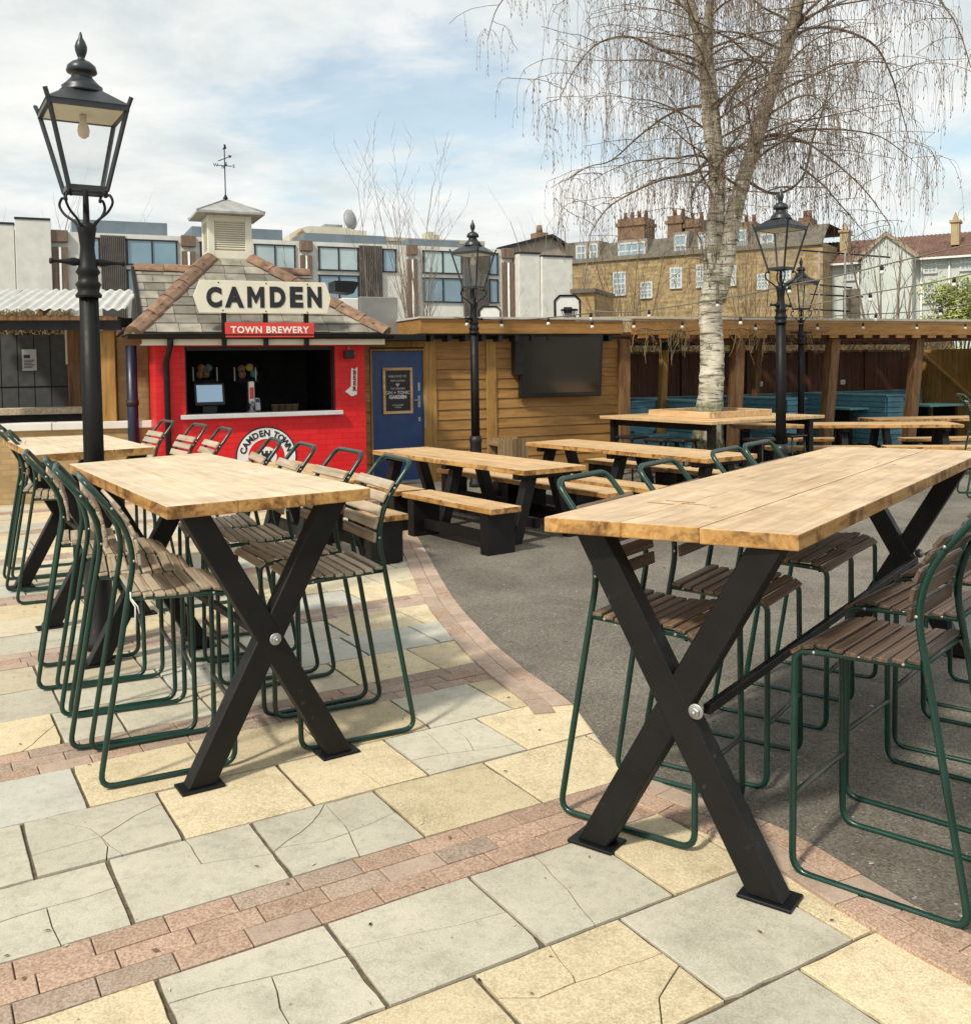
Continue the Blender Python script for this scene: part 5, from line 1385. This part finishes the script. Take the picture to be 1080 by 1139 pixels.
bare_tree('bare_shrub','tall many stemmed leafless shrub behind the tan shed roof, left of the distant lamp','shrub',462,20,205,3,10,.12,'twigpale',.026)
bare_tree('bare_shrub','thin leafless sapling behind the hut roof left of its vent housing','shrub',408,19.5,215,5,2,.05,'twigpale',.018)
bare_tree('bare_shrub','small leafless sapling just right of the hut cupola','shrub',302,19,238,6,1,.10,'hedgetwig',.018)
bare_tree('bare_tree','leafless pale tree in front of the white house gable','tree',993,30,262,8,5,.42,'twigpale',.09)
bare_tree('bare_tree','leafless tree against the brick terrace at the right of the concrete flats','tree',618,50,236,9,6,.35,'twigpale',.09)
bare_tree('bare_tree','far leafless tree showing above the flats at the left edge','tree',32,75,236,10,7,.40,'twigpale',.12)
bare_tree('bare_tree','far leafless tree showing above the flats behind the nearest lamp','tree',135,75,240,12,8,.5,'twigpale',.12)
bare_tree('bare_shrub','leafless scrub behind the pergola near the scaffold','shrub',935,26,322,14,12,.6,'hedgetwig',.03)
bare_tree('bare_shrub','leafless scrub behind the pergola right of the birch trunk','shrub',850,26,318,15,14,.7,'hedgetwig',.03)
bare_tree('bare_shrub','leafless scrub behind the pergola left of the birch trunk','shrub',735,26,318,16,14,.7,'hedgetwig',.03)
bare_tree('bare_shrub','leafless scrub in front of the concrete panel wall at the right end of the flats','shrub',590,27,326,17,8,.6,'twigpale',.02)
bare_tree('bare_tree','leafless brown twigged tree in front of the brick terrace, left of the birch trunk','tree',705,44,268,21,9,.55,'hedgetwig',.05,sp_=1.5)
bare_tree('bare_tree','leafless brown twigged tree in front of the brick terrace, right of the birch trunk','tree',838,44,272,22,9,.55,'hedgetwig',.05,sp_=1.5)
# leafy shrub at the right edge
def leaf_clump(name,label,px,d,pyc,rx,rz,n,seed,mat,leaf=.06):
    rr_=random.Random(seed); c=DY(px,pyc,d); root=thing(name,label,'shrub',(c.x,c.y,0)); m=MB(); s=MB()
    blobs=[(V((rr_.uniform(-.7,.7)*rx,rr_.uniform(-.6,.6)*rx,c.z+rr_.uniform(-.8,.75)*rz)),rr_.uniform(.25,.5)*rx) for _ in range(16)]
    for i in range(n):
        b,r=rr_.choice(blobs); v=V((rr_.gauss(0,1),rr_.gauss(0,1),rr_.gauss(0,1))).normalized()*r*rr_.uniform(.5,1.05); p=b+v
        a=V((rr_.gauss(0,1),rr_.gauss(0,1),rr_.gauss(0,1))).normalized(); bb=a.orthogonal().normalized(); l=leaf*rr_.uniform(.6,1.3)
        m.add([p-a*l,p+bb*l*.45,p+a*l,p-bb*l*.45],[(0,1,2,3)])
    for b,r in blobs: s.tube([V((0,0,0)),V((b.x*.4,b.y*.4,b.z*.6)),b],[.05,.03,.01],5)
    m.build('foliage',mat,root); s.build('stem',M['hedgetwig'],root); return root
leaf_clump('flowering_shrub','yellow green leafy shrub behind the pergola at the right edge','shrub' and 1068,27,348,1.15,1.0,5200,4,M['leaf'],.06)
# dry ivy over the fence tops
def ivy(label,pl,a,b,y,z0,z1,n,seed):
    rr_=random.Random(seed); root=onplane(thing('ivy_hedge',label,'hedge'),pl); m=MB(); s=MB()
    for i in range(n):
        x=rr_.uniform(a,b); z=z0+(z1-z0)*rr_.random(); p=V((x,y+rr_.uniform(-.08,.08),z)); an=rr_.uniform(.3,2.8); L=rr_.uniform(.05,.22)
        q=p+V((math.cos(an)*L,rr_.uniform(-.03,.03),math.sin(an)*L)); m.tube([p,(p+q)/2+V((0,0,rr_.uniform(-.02,.02))),q],[.007,.006,.003],3,False)
    s.box(a,b,y+.1,y+.2,0,z1); s.build('stem_mass',M['hedgetwig'],root); m.build('twigs',M['ivy'],root); return root
ivy('dry ivy hedge showing above the dark pergola fence',PS,px0,sx(1060,385,3.6),3.6,1.75,2.35,2600,31)
def climber(label,pl,a,b,y,zt,n,seed):
    rr_=random.Random(seed); root=onplane(thing('dry_climber',label,'climbing plant'),pl); m=MB(); s=MB()
    s.tube([(a+(b-a)*k/30,y-.02+rr_.uniform(-.02,.02),zt+rr_.uniform(-.03,.03)) for k in range(31)],.012,5)
    for i in range(n):
        c_=a+(b-a)*rr_.choice([.06,.2,.22,.34,.52,.6,.61,.75,.9])+rr_.gauss(0,.10); ln=rr_.choice([.6,1,1,2,3.2]); p=V((min(max(c_,a),b),y+rr_.uniform(-.05,.03),zt+rr_.uniform(-.06,.05))); pts=[p]
        for k in range(4): p=p+V((rr_.uniform(-.06,.06),rr_.uniform(-.02,.02),-rr_.uniform(.01,.06)*ln)); pts.append(p)
        m.tube(pts,[.006,.005,.005,.004,.003],3,False)
    s.build('stem',M['hedgetwig'],root); m.build('twigs',M['ivy'],root)
climber('straggling dry climber hanging over the pergola edge around the birch trunk',PS,px0,sx(905,380),-.37,szz(800,368),120,41)
ivy('dry climbing twigs above the dark screen in the left shelter',PL,X0,lx(77,420,2.3),2.3,lz(30,378,2.3),lz(30,350,2.3),1500,32)

# ================================================================ MODERN FLATS
PM=Plane(300,40,24)
fl_=onplane(thing('modern_flats','long row of modern concrete flats with blue glazing and dark slatted panels','apartment block'),PM)
zT=PM.z(300,266.5); zB=PM.z(180,294); zW=PM.z(183,268.5)
def mx(p): return PM.x(p,300)
m=MB(); m.box(mx(-80),mx(570),0,9,0,zT); m.build('wall',M['concrete'],fl_)
for a_,b_,y0_,y1_,z_ in((mx(-80),mx(17.5),-.25,-.003,zT+.15),(mx(18.3),mx(58),-.35,-.003,zT+.35),(mx(571),mx(594),-.6,8,PM.z(580,283.5)),(mx(594.6),mx(628),-.75,8,PM.z(610,287.5))):
    m=MB(); m.box(a_,b_,y0_,y1_,0,z_); m.build('precast_panel',M['concrete'],fl_,.02)
for a_,b_,y0_,y1_,z_ in((mx(-80),mx(18),-.28,.3,zT+.152),(mx(18),mx(58),-.38,.3,zT+.352),(mx(570.6),mx(594.7),-.65,8.2,PM.z(580,283.5)+.002),(mx(594.8),mx(628.6),-.8,8.2,PM.z(610,287.5)+.002)):
    m=MB(); m.box(a_,b_,y0_,y1_,z_,z_+.07); m.build('parapet_capping',M['darkbeam'],fl_)
strip_m=wood('weathered_brown_strip',(.09,.06,.045),(.16,.11,.08),(.24,.17,.13),.7,2)
strips=[(58.5,76),(202.5,217.5),(334,346.5),(452.5,463),(558,570)]
for a,b in strips:
    a,b=mx(a),mx(b); w=(b-a)
    m=MB(); m.box(a,a+w*.36,-.18,-.003,0,zT-.6); m.box(b-w*.36,b,-.18,-.003,0,zT-.6); m.build('timber_strip',strip_m,fl_)
    m=MB(); m.box(a-.02,b+.02,-.22,-.003,zT-.42,zT+.03); m.build('terracotta_head',strip_m,fl_,.02)
    m=MB(); m.tube([(a+w*.5,-.14,0),(a+w*.5,-.14,zT-.62)],w*.10,8); m.build('rain_pipe',M['white'],fl_)
def win(a,b,n,pale=False,z0=None,z1=None):
    z0=zB if z0 is None else z0; z1=zW if z1 is None else z1; a,b=mx(a),mx(b)
    m=MB(); t=.055
    m.box(a-t,b+t,-.07,-.003,z1,z1+t); m.box(a-t,b+t,-.07,-.003,z0-t,z0)
    for i in range(n+1): x=a+(b-a)*i/n; m.box(x-t/2,x+t/2,-.069,-.003,z0,z1)
    f=m.build('window',M['darkbeam'],fl_)
    m=MB()
    for i in range(n): m.box(a+(b-a)*i/n+t/2,a+(b-a)*(i+1)/n-t/2,-.03,-.004,z0,z1)
    m.build('pane',M['windowpale' if pale else 'window'],f)
for w_ in((100.5,111,1),(142,197,2),(284,328,2,True),(355,398,2,True),(426,440,1),(471,513,2,True),(544,553,1),(224,231,1)): win(*w_)
zB2=PM.z(180,330); zW2=PM.z(180,302)
for w_ in((471,513,2),(544,553,1),(142,197,2),(355,398,2)): win(*w_,False,zB2,zW2)
for a,b in((112.5,140.5),(399.5,425),(515,543)):
    m=MB(); a,b=mx(a),mx(b); k=13
    for i in range(k): x=a+(b-a)*i/k; m.box(x,x+(b-a)/k*.6,-.16,-.05,0,zW+.15)
    m.box(a,b,-.05,-.003,0,zW+.15); m.build('slatted_panel',mottle('grey_brown_slats',(.07,.06,.055),(.14,.125,.11),2,.7),fl_)
m=MB()
for a,b in((82,191),(219,236),(279,322),(347,440),(465,523)):
    z1=PM.z((a+b)/2,{82:247,219:253,279:256,347:262,465:268}[a],1.5); m.box(mx(a),mx(b),1.2,8,zT+.001,z1)
m.build('penthouse',mottle('blue_grey_cladding',(.10,.135,.165),(.15,.19,.225),1.2,.5),fl_)
# houses behind the flats
PB2=Plane(400,62,24)
hb=onplane(thing('cream_house','cream rendered building with curved parapet behind the flats, satellite dish on top','house'),PB2)
def hx2(p,y=260): return PB2.x(p,y)
m=MB(); A=[(hx2(322),0)]; 
for t in range(9): p=322+86*t/8; A.append((hx2(p),PB2.z(365,262-10*math.sin(min(1,t/2.2)*math.pi/2)*(1 if t<7 else .75))))
A.append((hx2(408),0)); m.prism([V((x,0,z)) for x,z in A][::-1],(0,8,0)); m.build('wall',mottle('cream_render',(.55,.52,.42),(.66,.62,.52),1,.8),hb)
m=MB(); x0_,x1_,xm_=hx2(324),hx2(342),hx2(334); zz=PB2.z(334,256); z6=PB2.z(334,266)
m.prism([V((x0_,-.6,z6-2)),V((x1_,-.6,z6-2)),V((x1_,-.6,z6)),V((xm_,-.6,zz)),V((x0_,-.6,z6))],(0,.58,0)); m.build('gable',M['yellowbrick'],hb)
m=MB(); a=hx2(385);zz=PB2.z(390,252); m.box(hx2(366),hx2(386),1,3,zz-.5,zz+.25); m.build('roof_plant',M['steel'],hb)
dish=onplane(thing('satellite_dish','grey satellite dish on a mast above the cream building','satellite dish'),PB2)
x,z=PB2.at(391.5,243); m=MB(); m.tube([(x,.6,PB2.z(391,262)),(x,.6,z)],.06,6); m.build('mast',M['steel'],dish); m=MB(); q=len(m.v); m.lathe([(.05,.22),(.3,.14),(.52,.0),(.50,-.02),(.28,.10),(.03,.18)],20); m.xf(Matrix.Translation((x,.4,z))@Matrix.Rotation(R_(75),4,'X')@Matrix.Rotation(R_(20),4,'Y')@Matrix.Diagonal((1,1.35,1,1)),q); m.build('reflector',mottle('grey_dish',(.22,.23,.24),(.34,.35,.36),3,.5),dish)
hc=onplane(thing('cream_house','pale flat fronted house with twin chimney stack behind the flats, left of the distant lamp','house'),PB2)
m=MB(); zz=PB2.z(490,263); m.box(hx2(440),hx2(552),2,9,0,zz); m.build('wall',mottle('pale_stone',(.48,.45,.37),(.6,.56,.47),1,.8),hc)
m=MB(); m.box(hx2(494),hx2(501),3,4.2,zz,PB2.z(500,251)); m.box(hx2(502),hx2(507),3,4.2,zz,PB2.z(500,254)); m.box(hx2(440),hx2(552),1.9,2.0,zz-.15,zz+.1); m.build('chimney',mottle('pale_chimney',(.4,.36,.28),(.5,.46,.37),2,.8),hc)
hg=onplane(thing('gabled_house','brown gabled house end with tall chimney behind the concrete panels','house'),PB2)
m=MB(); m.prism([V((hx2(556),0,0)),V((hx2(632),0,0)),V((hx2(632),0,PB2.z(632,276))),V((hx2(612),0,PB2.z(612,263))),V((hx2(556),0,PB2.z(556,277)))],(0,8,0)); m.build('wall',mottle('taupe_stock_wall',(.30,.25,.2),(.42,.37,.3),1.5,.85),hg)
m=MB(); m.beam((hx2(553),-.1,PB2.z(553,276.5)),(hx2(612),-.1,PB2.z(612,262)),.5,.18); m.beam((hx2(612),-.1,PB2.z(612,262)),(hx2(634),-.1,PB2.z(634,276)),.5,.18); m.build('roof_edge',M['darkbeam'],hg)
m=MB(); x=hx2(611); m.box(x-.45,x+.45,1,2,PB2.z(611,268),PB2.z(611,256)); m.lathe([(.25,PB2.z(611,256)),(.18,PB2.z(611,247))],10,(x,1.5,0)); m.build('chimney',M['terracotta'],hg)

# ================================================================ BRICK TERRACE
PB=Plane(740,60,-33)
def bx(p,y=290): return PB.x(p,y)
te=onplane(thing('brick_terrace','old yellow brick terrace with slate mansard, white windows and tall chimneys','terrace'),PB)
zE=PB.z(740,283); zM=PB.z(740,261)
xa2,xb2=bx(626),bx(915)
m=MB(); m.box(xa2,xb2,0,9,0,zE); m.build('wall',M['yellowbrick'],te)
m=MB(); m.box(xa2,xb2,-.15,.02,zE-.12,zE+.15); m.build('cornice',mottle('sooty_stone',(.14,.12,.09),(.24,.21,.16),2,.8),te)
m=MB(); m.add([(bx(660),.1,zE),(xb2,.1,zE),(xb2,1.4,zM),(bx(660),1.4,zM),(xb2,8,zM),(bx(660),8,zM)],[(0,1,2,3),(3,2,4,5),(0,3,5)]); m.box(xa2,bx(660)-.003,.4,8,zE,PB.z(645,268)); m.build('roof',M['mansard'],te)
ri=random.Random(5)
for a,b,t in((676,706,239),(732,748,236),(752,769,240),(813,829,243),(880,893,238)):
    m=MB(); zt2=PB.z((a+b)/2,t); m.box(bx(a),bx(b),1.5,3.2,zE,zt2); m.box(bx(a)-.12,bx(b)+.12,1.4,3.3,zt2-.5,zt2-.3); ch_=m.build('chimney',mottle('sooty_brick',(.13,.075,.045),(.24,.15,.085),2,.85),te)
    m=MB(); k=max(2,int((bx(b)-bx(a))/.42))
    for i in range(k): m.lathe([(.15,zt2),(.11,zt2+ri.uniform(.3,.45)),(.15,zt2+.5)],8,(bx(a)+.2+(bx(b)-bx(a)-.4)*i/(k-1),2.3,0))
    m.build('chimney_pot',mottle('sooty_pot',(.13,.06,.035),(.28,.14,.085),3,.8),ch_)
sashpaint=paint('off_white_sash',(.56,.55,.51),.5,.08,.03)
def sash(parent,pl,xa,xb,z0,z1,y,cols=3,rowsn=4,sill=True):
    m=MB(); t=.11; y1=y-.06
    m.box(xa-t,xb+t,y1,y-.003,z1,z1+t);m.box(xa-t,xb+t,y1-.06,y-.003,z0-t,z0);m.box(xa-t,xa,y1,y-.003,z0,z1);m.box(xb,xb+t,y1,y-.003,z0,z1)
    for i in range(1,cols): x=xa+(xb-xa)*i/cols; m.box(x-.03,x+.03,y1+.01,y-.003,z0,z1)
    for i in range(1,rowsn): z=z0+(z1-z0)*i/rowsn; m.box(xa,xb,y1+.012,y-.003,z-(.05 if i==rowsn//2 else .03),z+(.05 if i==rowsn//2 else .03))
    f=m.build('window',sashpaint,parent); m=MB(); m.box(xa,xb,y-.03,y-.004,z0,z1); m.build('pane',M['window'],f)
for a,b,t,bo in((683.5,694.5,304,327),(747,757,299,319),(776.5,784.5,296,318),(811,817.5,297,316),(714,724,315,330),(844,853,306,320),(870,878,300,318)):
    sash(te,PB,bx(a),bx(b),PB.z((a+b)/2,bo),PB.z((a+b)/2,t),0)
for a,b,t,bo in((687,714,270.5,286),(750,760,262,282),(777,785,262,280),(813,826,257,276),(846,857,261,275),(640,648,274,288),(655,661,272,287)):
    z0,z1=PB.z((a+b)/2,bo),PB.z((a+b)/2,t); m=MB(); m.box(bx(a)-.2,bx(b)+.2,.35,1.6,z0-.15,z1+.28); d_=m.build('dormer',mottle('dormer_lead',(.2,.19,.17),(.32,.3,.27),2,.7),te); sash(te,PB,bx(a),bx(b),z0,z1,.345,4 if b-a>20 else 2,2)
# brown brick outbuilding in front
ob=onplane(thing('brick_outbuilding','low buff brick outbuilding behind the basketball hoop','outbuilding'),Plane(640,45,-20))
PO=Plane(640,45,-20); m=MB(); m.box(PO.x(628,320),PO.x(661,320),0,4,0,PO.z(640,326)); m.build('wall',M['wallbrick'],ob); m=MB(); m.box(PO.x(626,320),PO.x(663,320),-.15,4.1,PO.z(640,326),PO.z(640,321.5)); m.build('roof',M['mansard'],ob)

# ================================================================ WHITE HOUSE
PWH=Plane(990,55,-32)
def wx(p,y=300,b=0): return PWH.x(p,y,b)
wh=onplane(thing('pale_house','long pale rendered house with red pantile roof and central gable','house'),PWH)
zE=PWH.z(1060,284); zR=PWH.z(1000,264,4)
a0,a1=wx(897),wx(1110)
m=MB(); m.box(a0,a1,0,8,0,zE); g0,g1=wx(962),wx(1017.5); gz=PWH.z(989,261,-1); ge=PWH.z(989,283,-1)
m.prism([V((g0,-1,0)),V((g1,-1,0)),V((g1,-1,ge)),V(((g0+g1)/2,-1,gz)),V((g0,-1,ge))],(0,.998,0)); m.build('wall',M['render'],wh)
m=MB(); o=.35
n=int((a1-a0+2*o)/.11); vs=[(a0-o+(a1-a0+2*o)*k/(n-1),.05*(k%2)) for k in range(n)]
m.add([(x,-.4,zE-.05+z) for x,z in vs]+[(x,4,zR+z) for x,z in vs],[(k,k+1,n+k+1,n+k) for k in range(n-1)])
m.add([(a0-o,4,zR),(a1+o,4,zR),(a1+o,8.4,zE),(a0-o,8.4,zE)],[(0,1,2,3)]); 
m.prism([V((a0-o,-.4,zE-.06)),V((a0-o,8.4,zE-.06)),V((a0-o,4,zR-.02))],(.12,0,0))
def pantile():
    t=NT('red_pantile'); v=t.coord('Object',(1,1,1),False)
    w=t.n('ShaderNodeTexWave',bands_direction='Z'); t.set(w,'Vector',t.coord('Object',(1,1,3.2),False)); w.inputs['Scale'].default_value=1.0; w.inputs['Distortion'].default_value=.3
    col=t.ramp(t.noise(v,1.3,6,.7),[(.3,(.11,.055,.04)),(.7,(.24,.135,.10))]); col=t.mix(.35,col,w.outputs['Color'],'MULTIPLY'); return t.out(col,.8,0,.3)
m.build('roof',pantile(),wh)
m=MB(); gc=(g0+g1)/2; m.beam((g0-.3,-1.05,ge-.2),(gc,-1.05,gz+.1),.25,.2); m.beam((gc,-1.05,gz+.1),(g1+.3,-1.05,ge-.2),.25,.2); m.add([(g0-.3,-1.2,ge-.1),(gc,-1.2,gz+.2),(gc,3,gz+.2),(g0-.3,1.5,ge-.1),(g1+.3,-1.2,ge-.1),(g1+.3,1.5,ge-.1)],[(0,1,2,3),(1,4,5,2)]); m.build('gable_trim',mottle('stone_trim',(.3,.24,.17),(.42,.35,.26),2,.8),wh)
for a,b,t,bo in((1029,1040.5,291,302),(1028,1039,316,335),(1069.5,1082,284,299),(1070,1082,313,331),(940,949,297,310),(913,922,298,311)):
    sash(wh,PWH,wx(a),wx(b),PWH.z((a+b)/2,bo),PWH.z((a+b)/2,t),0,3,4)
for a,b,t,bo in((934,943,256,280),(1057.5,1066.5,245,268)):
    m=MB(); y=1.2; z0,z1=PWH.z((a+b)/2,bo+4,y),PWH.z((a+b)/2,t+2,y); xa3,xb3=wx(a,270,y),wx(b,270,y); m.box(xa3,xb3,y,y+.9,z0,z1); m.box(xa3-.08,xb3+.08,y-.08,y+.98,z1,z1+.14); m.prism([V((xa3+.05,y+.1,z1+.14)),V((xb3-.05,y+.1,z1+.14)),V(((xa3+xb3)/2,y+.1,z1+.6))],(0,.6,0)); m.build('chimney',mottle('buff_chimney',(.36,.27,.15),(.46,.36,.22),2,.85),wh)
m=MB(); 
for p in(905,955,1025,1056): m.tube([(wx(p),-.08,0),(wx(p),-.08,zE-.1)],.06,6)
m.box(a0,a1,-.5,-.38,zE-.16,zE-.05); m.build('rain_pipe',M['white'],wh)
# scaffold
scf=onplane(thing('scaffold','grey scaffold pole frame standing before the pale house','scaffold'),Plane(950,34,-10))
PSC=Plane(950,34,-10); m=MB()
def spt(px,py): x,z=PSC.at(px,py); return V((x,0,z))
for px in(911,940): a=spt(px,280); m.tube([V((a.x,0,0)),a],.035,6)
m.build('upright_pole',mottle('dull_scaffold_pole',(.16,.16,.15),(.30,.30,.28),3,.6),scf)
m=MB()
for a,b in(((890,278),(990,286)),((905,316),(948,320)),((900,327),(960,330)),((905,344),(945,346))): m.tube([spt(*a),spt(*b)],.03,6)
m.build('ledger_pole',M['blackmetal'],scf)
m=MB(); a=spt(952,320); m.box(a.x-.25,a.x+.25,.5,1,0,a.z); m.build('side_post',M['mansard'],scf)
# basketball hoops
for px0_,px1_,t,bo,d,lab in((617,645,328.5,352,24,'white basketball backboard with hoop above the roof right of the television'),(533,556.5,340,349.5,30,'white backboard showing above the shed roof right of the distant lamp')):
    PH2=Plane((px0_+px1_)/2,d,5); root=onplane(thing('basketball_hoop',lab,'basketball hoop'),PH2)
    a=PH2.x(px0_,340);b=PH2.x(px1_,340);z1=PH2.z(630,t);z0=PH2.z(630,bo)-.1
    m=MB(); c=.12; m.prism([V((a,0,z0)),V((b,0,z0)),V((b,0,z1-c)),V((b-c,0,z1)),V((a+c,0,z1)),V((a,0,z1-c))],(0,.04,0)); m.build('backboard',M['white'],root)
    m=MB(); t_=.03
    for p,q in(((a,z0),(a,z1-c)),((a,z1-c),(a+c,z1)),((a+c,z1),(b-c,z1)),((b-c,z1),(b,z1-c)),((b,z1-c),(b,z0))): m.beam((p[0],-.005,p[1]),(q[0],-.005,q[1]),.04,.045)
    m.build('rim_edge',M['blackmetal'],root)
    m=MB(); m.box((a+b)/2-.06,(a+b)/2+.06,.05,.15,0,z1-.2); m.build('pole',M['blackmetal'],root)
    if d<28:
        m=MB(); xc_=(a+b)/2; zr_=z0+.25; m.tube([(xc_+.2*math.cos(k*math.pi/8),-.28+.2*math.sin(k*math.pi/8),zr_) for k in range(16)],.02,6,closed=True); m.box(xc_-.1,xc_+.1,-.1,-.02,zr_-.06,zr_+.08)
        for k in range(12): an=k*math.pi/6; m.tube([(xc_+.2*math.cos(an),-.28+.2*math.sin(an),zr_),(xc_+.12*math.cos(an+.3),-.28+.12*math.sin(an+.3),zr_-.25)],.008,4)
        m.build('hoop',M['blackmetal'],root)

# ================================================================ STRING LIGHTS
def string_light(label,pts,bulbs):
    """pts: (px,py,depth); bulbs: px positions"""
    P=[DY(*p) for p in pts]; root=thing('string_light',label,'string light',(P[0].x,P[0].y,0)); o=V((P[0].x,P[0].y,0))
    C=catmull(P,8); m=MB(); m.tube([p-o for p in C],.009,5); m.build('cable',paint('pale_cable_'+str(len(pts)),(.16,.14,.11),.6,.2,0),root)
    for b in bulbs:
        best=min(C,key=lambda p:abs((540+FPX*((CR.transposed()@(p-CC)).x/-(CR.transposed()@(p-CC)).z))-b))-o
        m=MB(); m.lathe([(.016,-.06),(.021,-.056),(.022,-.02),(.012,.01)],8,best); s_=m.build('socket',M['plasticblack'],root)
        m=MB(); m.lathe([(.008,-.115),(.024,-.105),(.029,-.088),(.022,-.068),(.014,-.06)],10,best); m.build('bulb',mat_bulb,s_)
mat_bulb=mottle('frosted_white_bulb',(.66,.64,.58),(.74,.72,.66),5,.2)
string_light('bulb string along the tan shed roof edge above the television',[(505,353,13.6),(540,355,13.8),(590,355,14.2),(640,350,14.6),(668,347,15.0)],[519,560,607,656])
string_light('bulb string starting at the shed corner and running along the pergola roof edge',[(640,357,14.6),(705,357,14.8),(790,358,15.6),(860,360,16.2),(960,359,17.2),(1050,360,18.0),(1100,359,18.5)],[660,704,755,838,868,912,955,1018,1073])
string_light('bulb string from the hoop past the birch trunk towards the right hand lamp',[(652,345,14.2),(700,347,14.0),(760,339,14.0),(820,329,13.6),(870,318,13)],[721,800])
string_light('highest bulb string rising from the lamp to the upper right edge',[(820,330,13.4),(878,317,12.8),(930,307,12.4),(981,295,12.0),(1030,283,11.6),(1085,270,11.2),(1140,254,11)],[879,981])
string_light('middle bulb string rising before the pale house to the right edge',[(895,340,13.4),(930,334,13.2),(968,326,13),(1015,318,12.7),(1061,309,12.4),(1090,302,12.2),(1140,290,12)],[968,1060])
string_light('lowest bulb string sagging just over the pergola roof at the right',[(800,352,14.2),(880,353,14.4),(974,349,14.8),(1010,347,14.6),(1046,343,14.4),(1100,333,14.2)],[819,975,1046])

# ================================================================ LITTER
rl=random.Random(77); m=MB()
for i in range(420):
    u_,v_=rl.uniform(-4,6),rl.uniform(2.3,8); x,y=rl.uniform(-4,4.5),rl.uniform(2.4,9)
    z=.0115 if in_poly(V((x,y,0)),tar_poly) else .0035
    a=rl.uniform(0,6.28); l=rl.uniform(.004,.014)*(1.6 if rl.random()<.15 else 1); w=l*rl.uniform(.25,.6); c,s=math.cos(a),math.sin(a)
    m.add([V((x-c*l,y-s*l,z)),V((x+s*w,y-c*w,z+rl.uniform(.001,.004))),V((x+c*l,y+s*l,z+rl.uniform(0,.004))),V((x-s*w,y+c*w,z+.001))],[(0,1,2,3)],rl.choice([0,0,1,2]))
lit=m.build('leaf_litter',[mottle('dry_leaf_bit',(.10,.06,.03),(.2,.13,.07),20,.9),mottle('pale_grit',(.4,.37,.31),(.55,.52,.45),20,.9),M['dark']]); lit['kind']='stuff'
# ================================================================ SKY AND SUN
w=bpy.data.worlds.new('World'); sc.world=w; w.use_nodes=True; nt=w.node_tree; nt.nodes.clear()
SD=V((-.60,-.80,0)).normalized(); EL=R_(47); SD=V((SD.x*math.cos(EL),SD.y*math.cos(EL),math.sin(EL)))
sky=nt.nodes.new('ShaderNodeTexSky'); sky.sky_type='NISHITA'; sky.sun_disc=False; sky.sun_elevation=EL; sky.sun_rotation=math.atan2(SD.x,SD.y); sky.air_density=1.0; sky.dust_density=1.5
def nn(t,**k):
    n=nt.nodes.new(t)
    for a,b in k.items(): setattr(n,a,b)
    return n
def lk(a,b): nt.links.new(a,b)
tc=nn('ShaderNodeTexCoord'); sep=nn('ShaderNodeSeparateXYZ'); lk(tc.outputs['Generated'],sep.inputs[0])
zz=nn('ShaderNodeMath',operation='ADD'); lk(sep.outputs[2],zz.inputs[0]); zz.inputs[1].default_value=.16
dv=nn('ShaderNodeVectorMath',operation='DIVIDE'); cb=nn('ShaderNodeCombineXYZ'); 
for i in range(3): lk(zz.outputs[0],cb.inputs[i])
lk(tc.outputs['Generated'],dv.inputs[0]); lk(cb.outputs[0],dv.inputs[1])
mp=nn('ShaderNodeMapping'); lk(dv.outputs[0],mp.inputs[0]); mp.inputs['Scale'].default_value=(1,1,0); mp.inputs['Location'].default_value=(CLX,CLY,0) if 'CLX' in globals() else (2.3,.7,0)
def noise(v,s,d,r,dist=0):
    n=nn('ShaderNodeTexNoise'); lk(v,n.inputs['Vector']); n.inputs['Scale'].default_value=s; n.inputs['Detail'].default_value=d; n.inputs['Roughness'].default_value=r; n.inputs['Distortion'].default_value=dist; return n.outputs['Fac']
def ramp(f,st):
    n=nn('ShaderNodeValToRGB'); lk(f,n.inputs[0]); e=n.color_ramp.elements
    while len(e)<len(st): e.new(.5)
    for x,(p,c) in zip(e,st): x.position=p; x.color=(*c,1) if isinstance(c,tuple) else (c,c,c,1)
    return n.outputs[0]
n1=noise(mp.outputs[0],1.15,9,.58,.25); n2=noise(mp.outputs[0],2.6,8,.6,.2)
cov=ramp(n1,[(.36,.42),(.45,.82),(.55,1.0)])
ccol=ramp(n2,[(.30,(.66,.71,.72)),(.50,(.86,.885,.865)),(.66,(1.0,.985,.94))])
b1=nn('ShaderNodeBackground'); tint=nn('ShaderNodeMix',data_type='RGBA',blend_type='MULTIPLY'); tint.inputs[0].default_value=1; lk(sky.outputs[0],tint.inputs[6]); tint.inputs[7].default_value=(.98,1.10,1.0,1)
lk(tint.outputs[2],b1.inputs[0]); b1.inputs[1].default_value=.15
b2=nn('ShaderNodeBackground'); lk(ccol,b2.inputs[0]); b2.inputs[1].default_value=.90
mx_=nn('ShaderNodeMixShader'); lk(cov,mx_.inputs[0]); lk(b1.outputs[0],mx_.inputs[1]); lk(b2.outputs[0],mx_.inputs[2])
ow=nn('ShaderNodeOutputWorld'); lk(mx_.outputs[0],ow.inputs[0])
su=bpy.data.lights.new('sun','SUN'); su.energy=3.3; su.angle=R_(5); su.color=(1.0,.925,.785)
so2=bpy.data.objects.new('sun',su); COL.objects.link(so2); so2.rotation_euler=SD.to_track_quat('Z','Y').to_euler(); so2.location=(-20,-12,30)
sc.view_settings.view_transform='Standard'; sc.view_settings.look='None'; sc.view_settings.exposure=.22; sc.view_settings.gamma=1
sc.render.engine='CYCLES'; sc.cycles.max_bounces=8; sc.cycles.transparent_max_bounces=12; sc.cycles.use_denoising=True
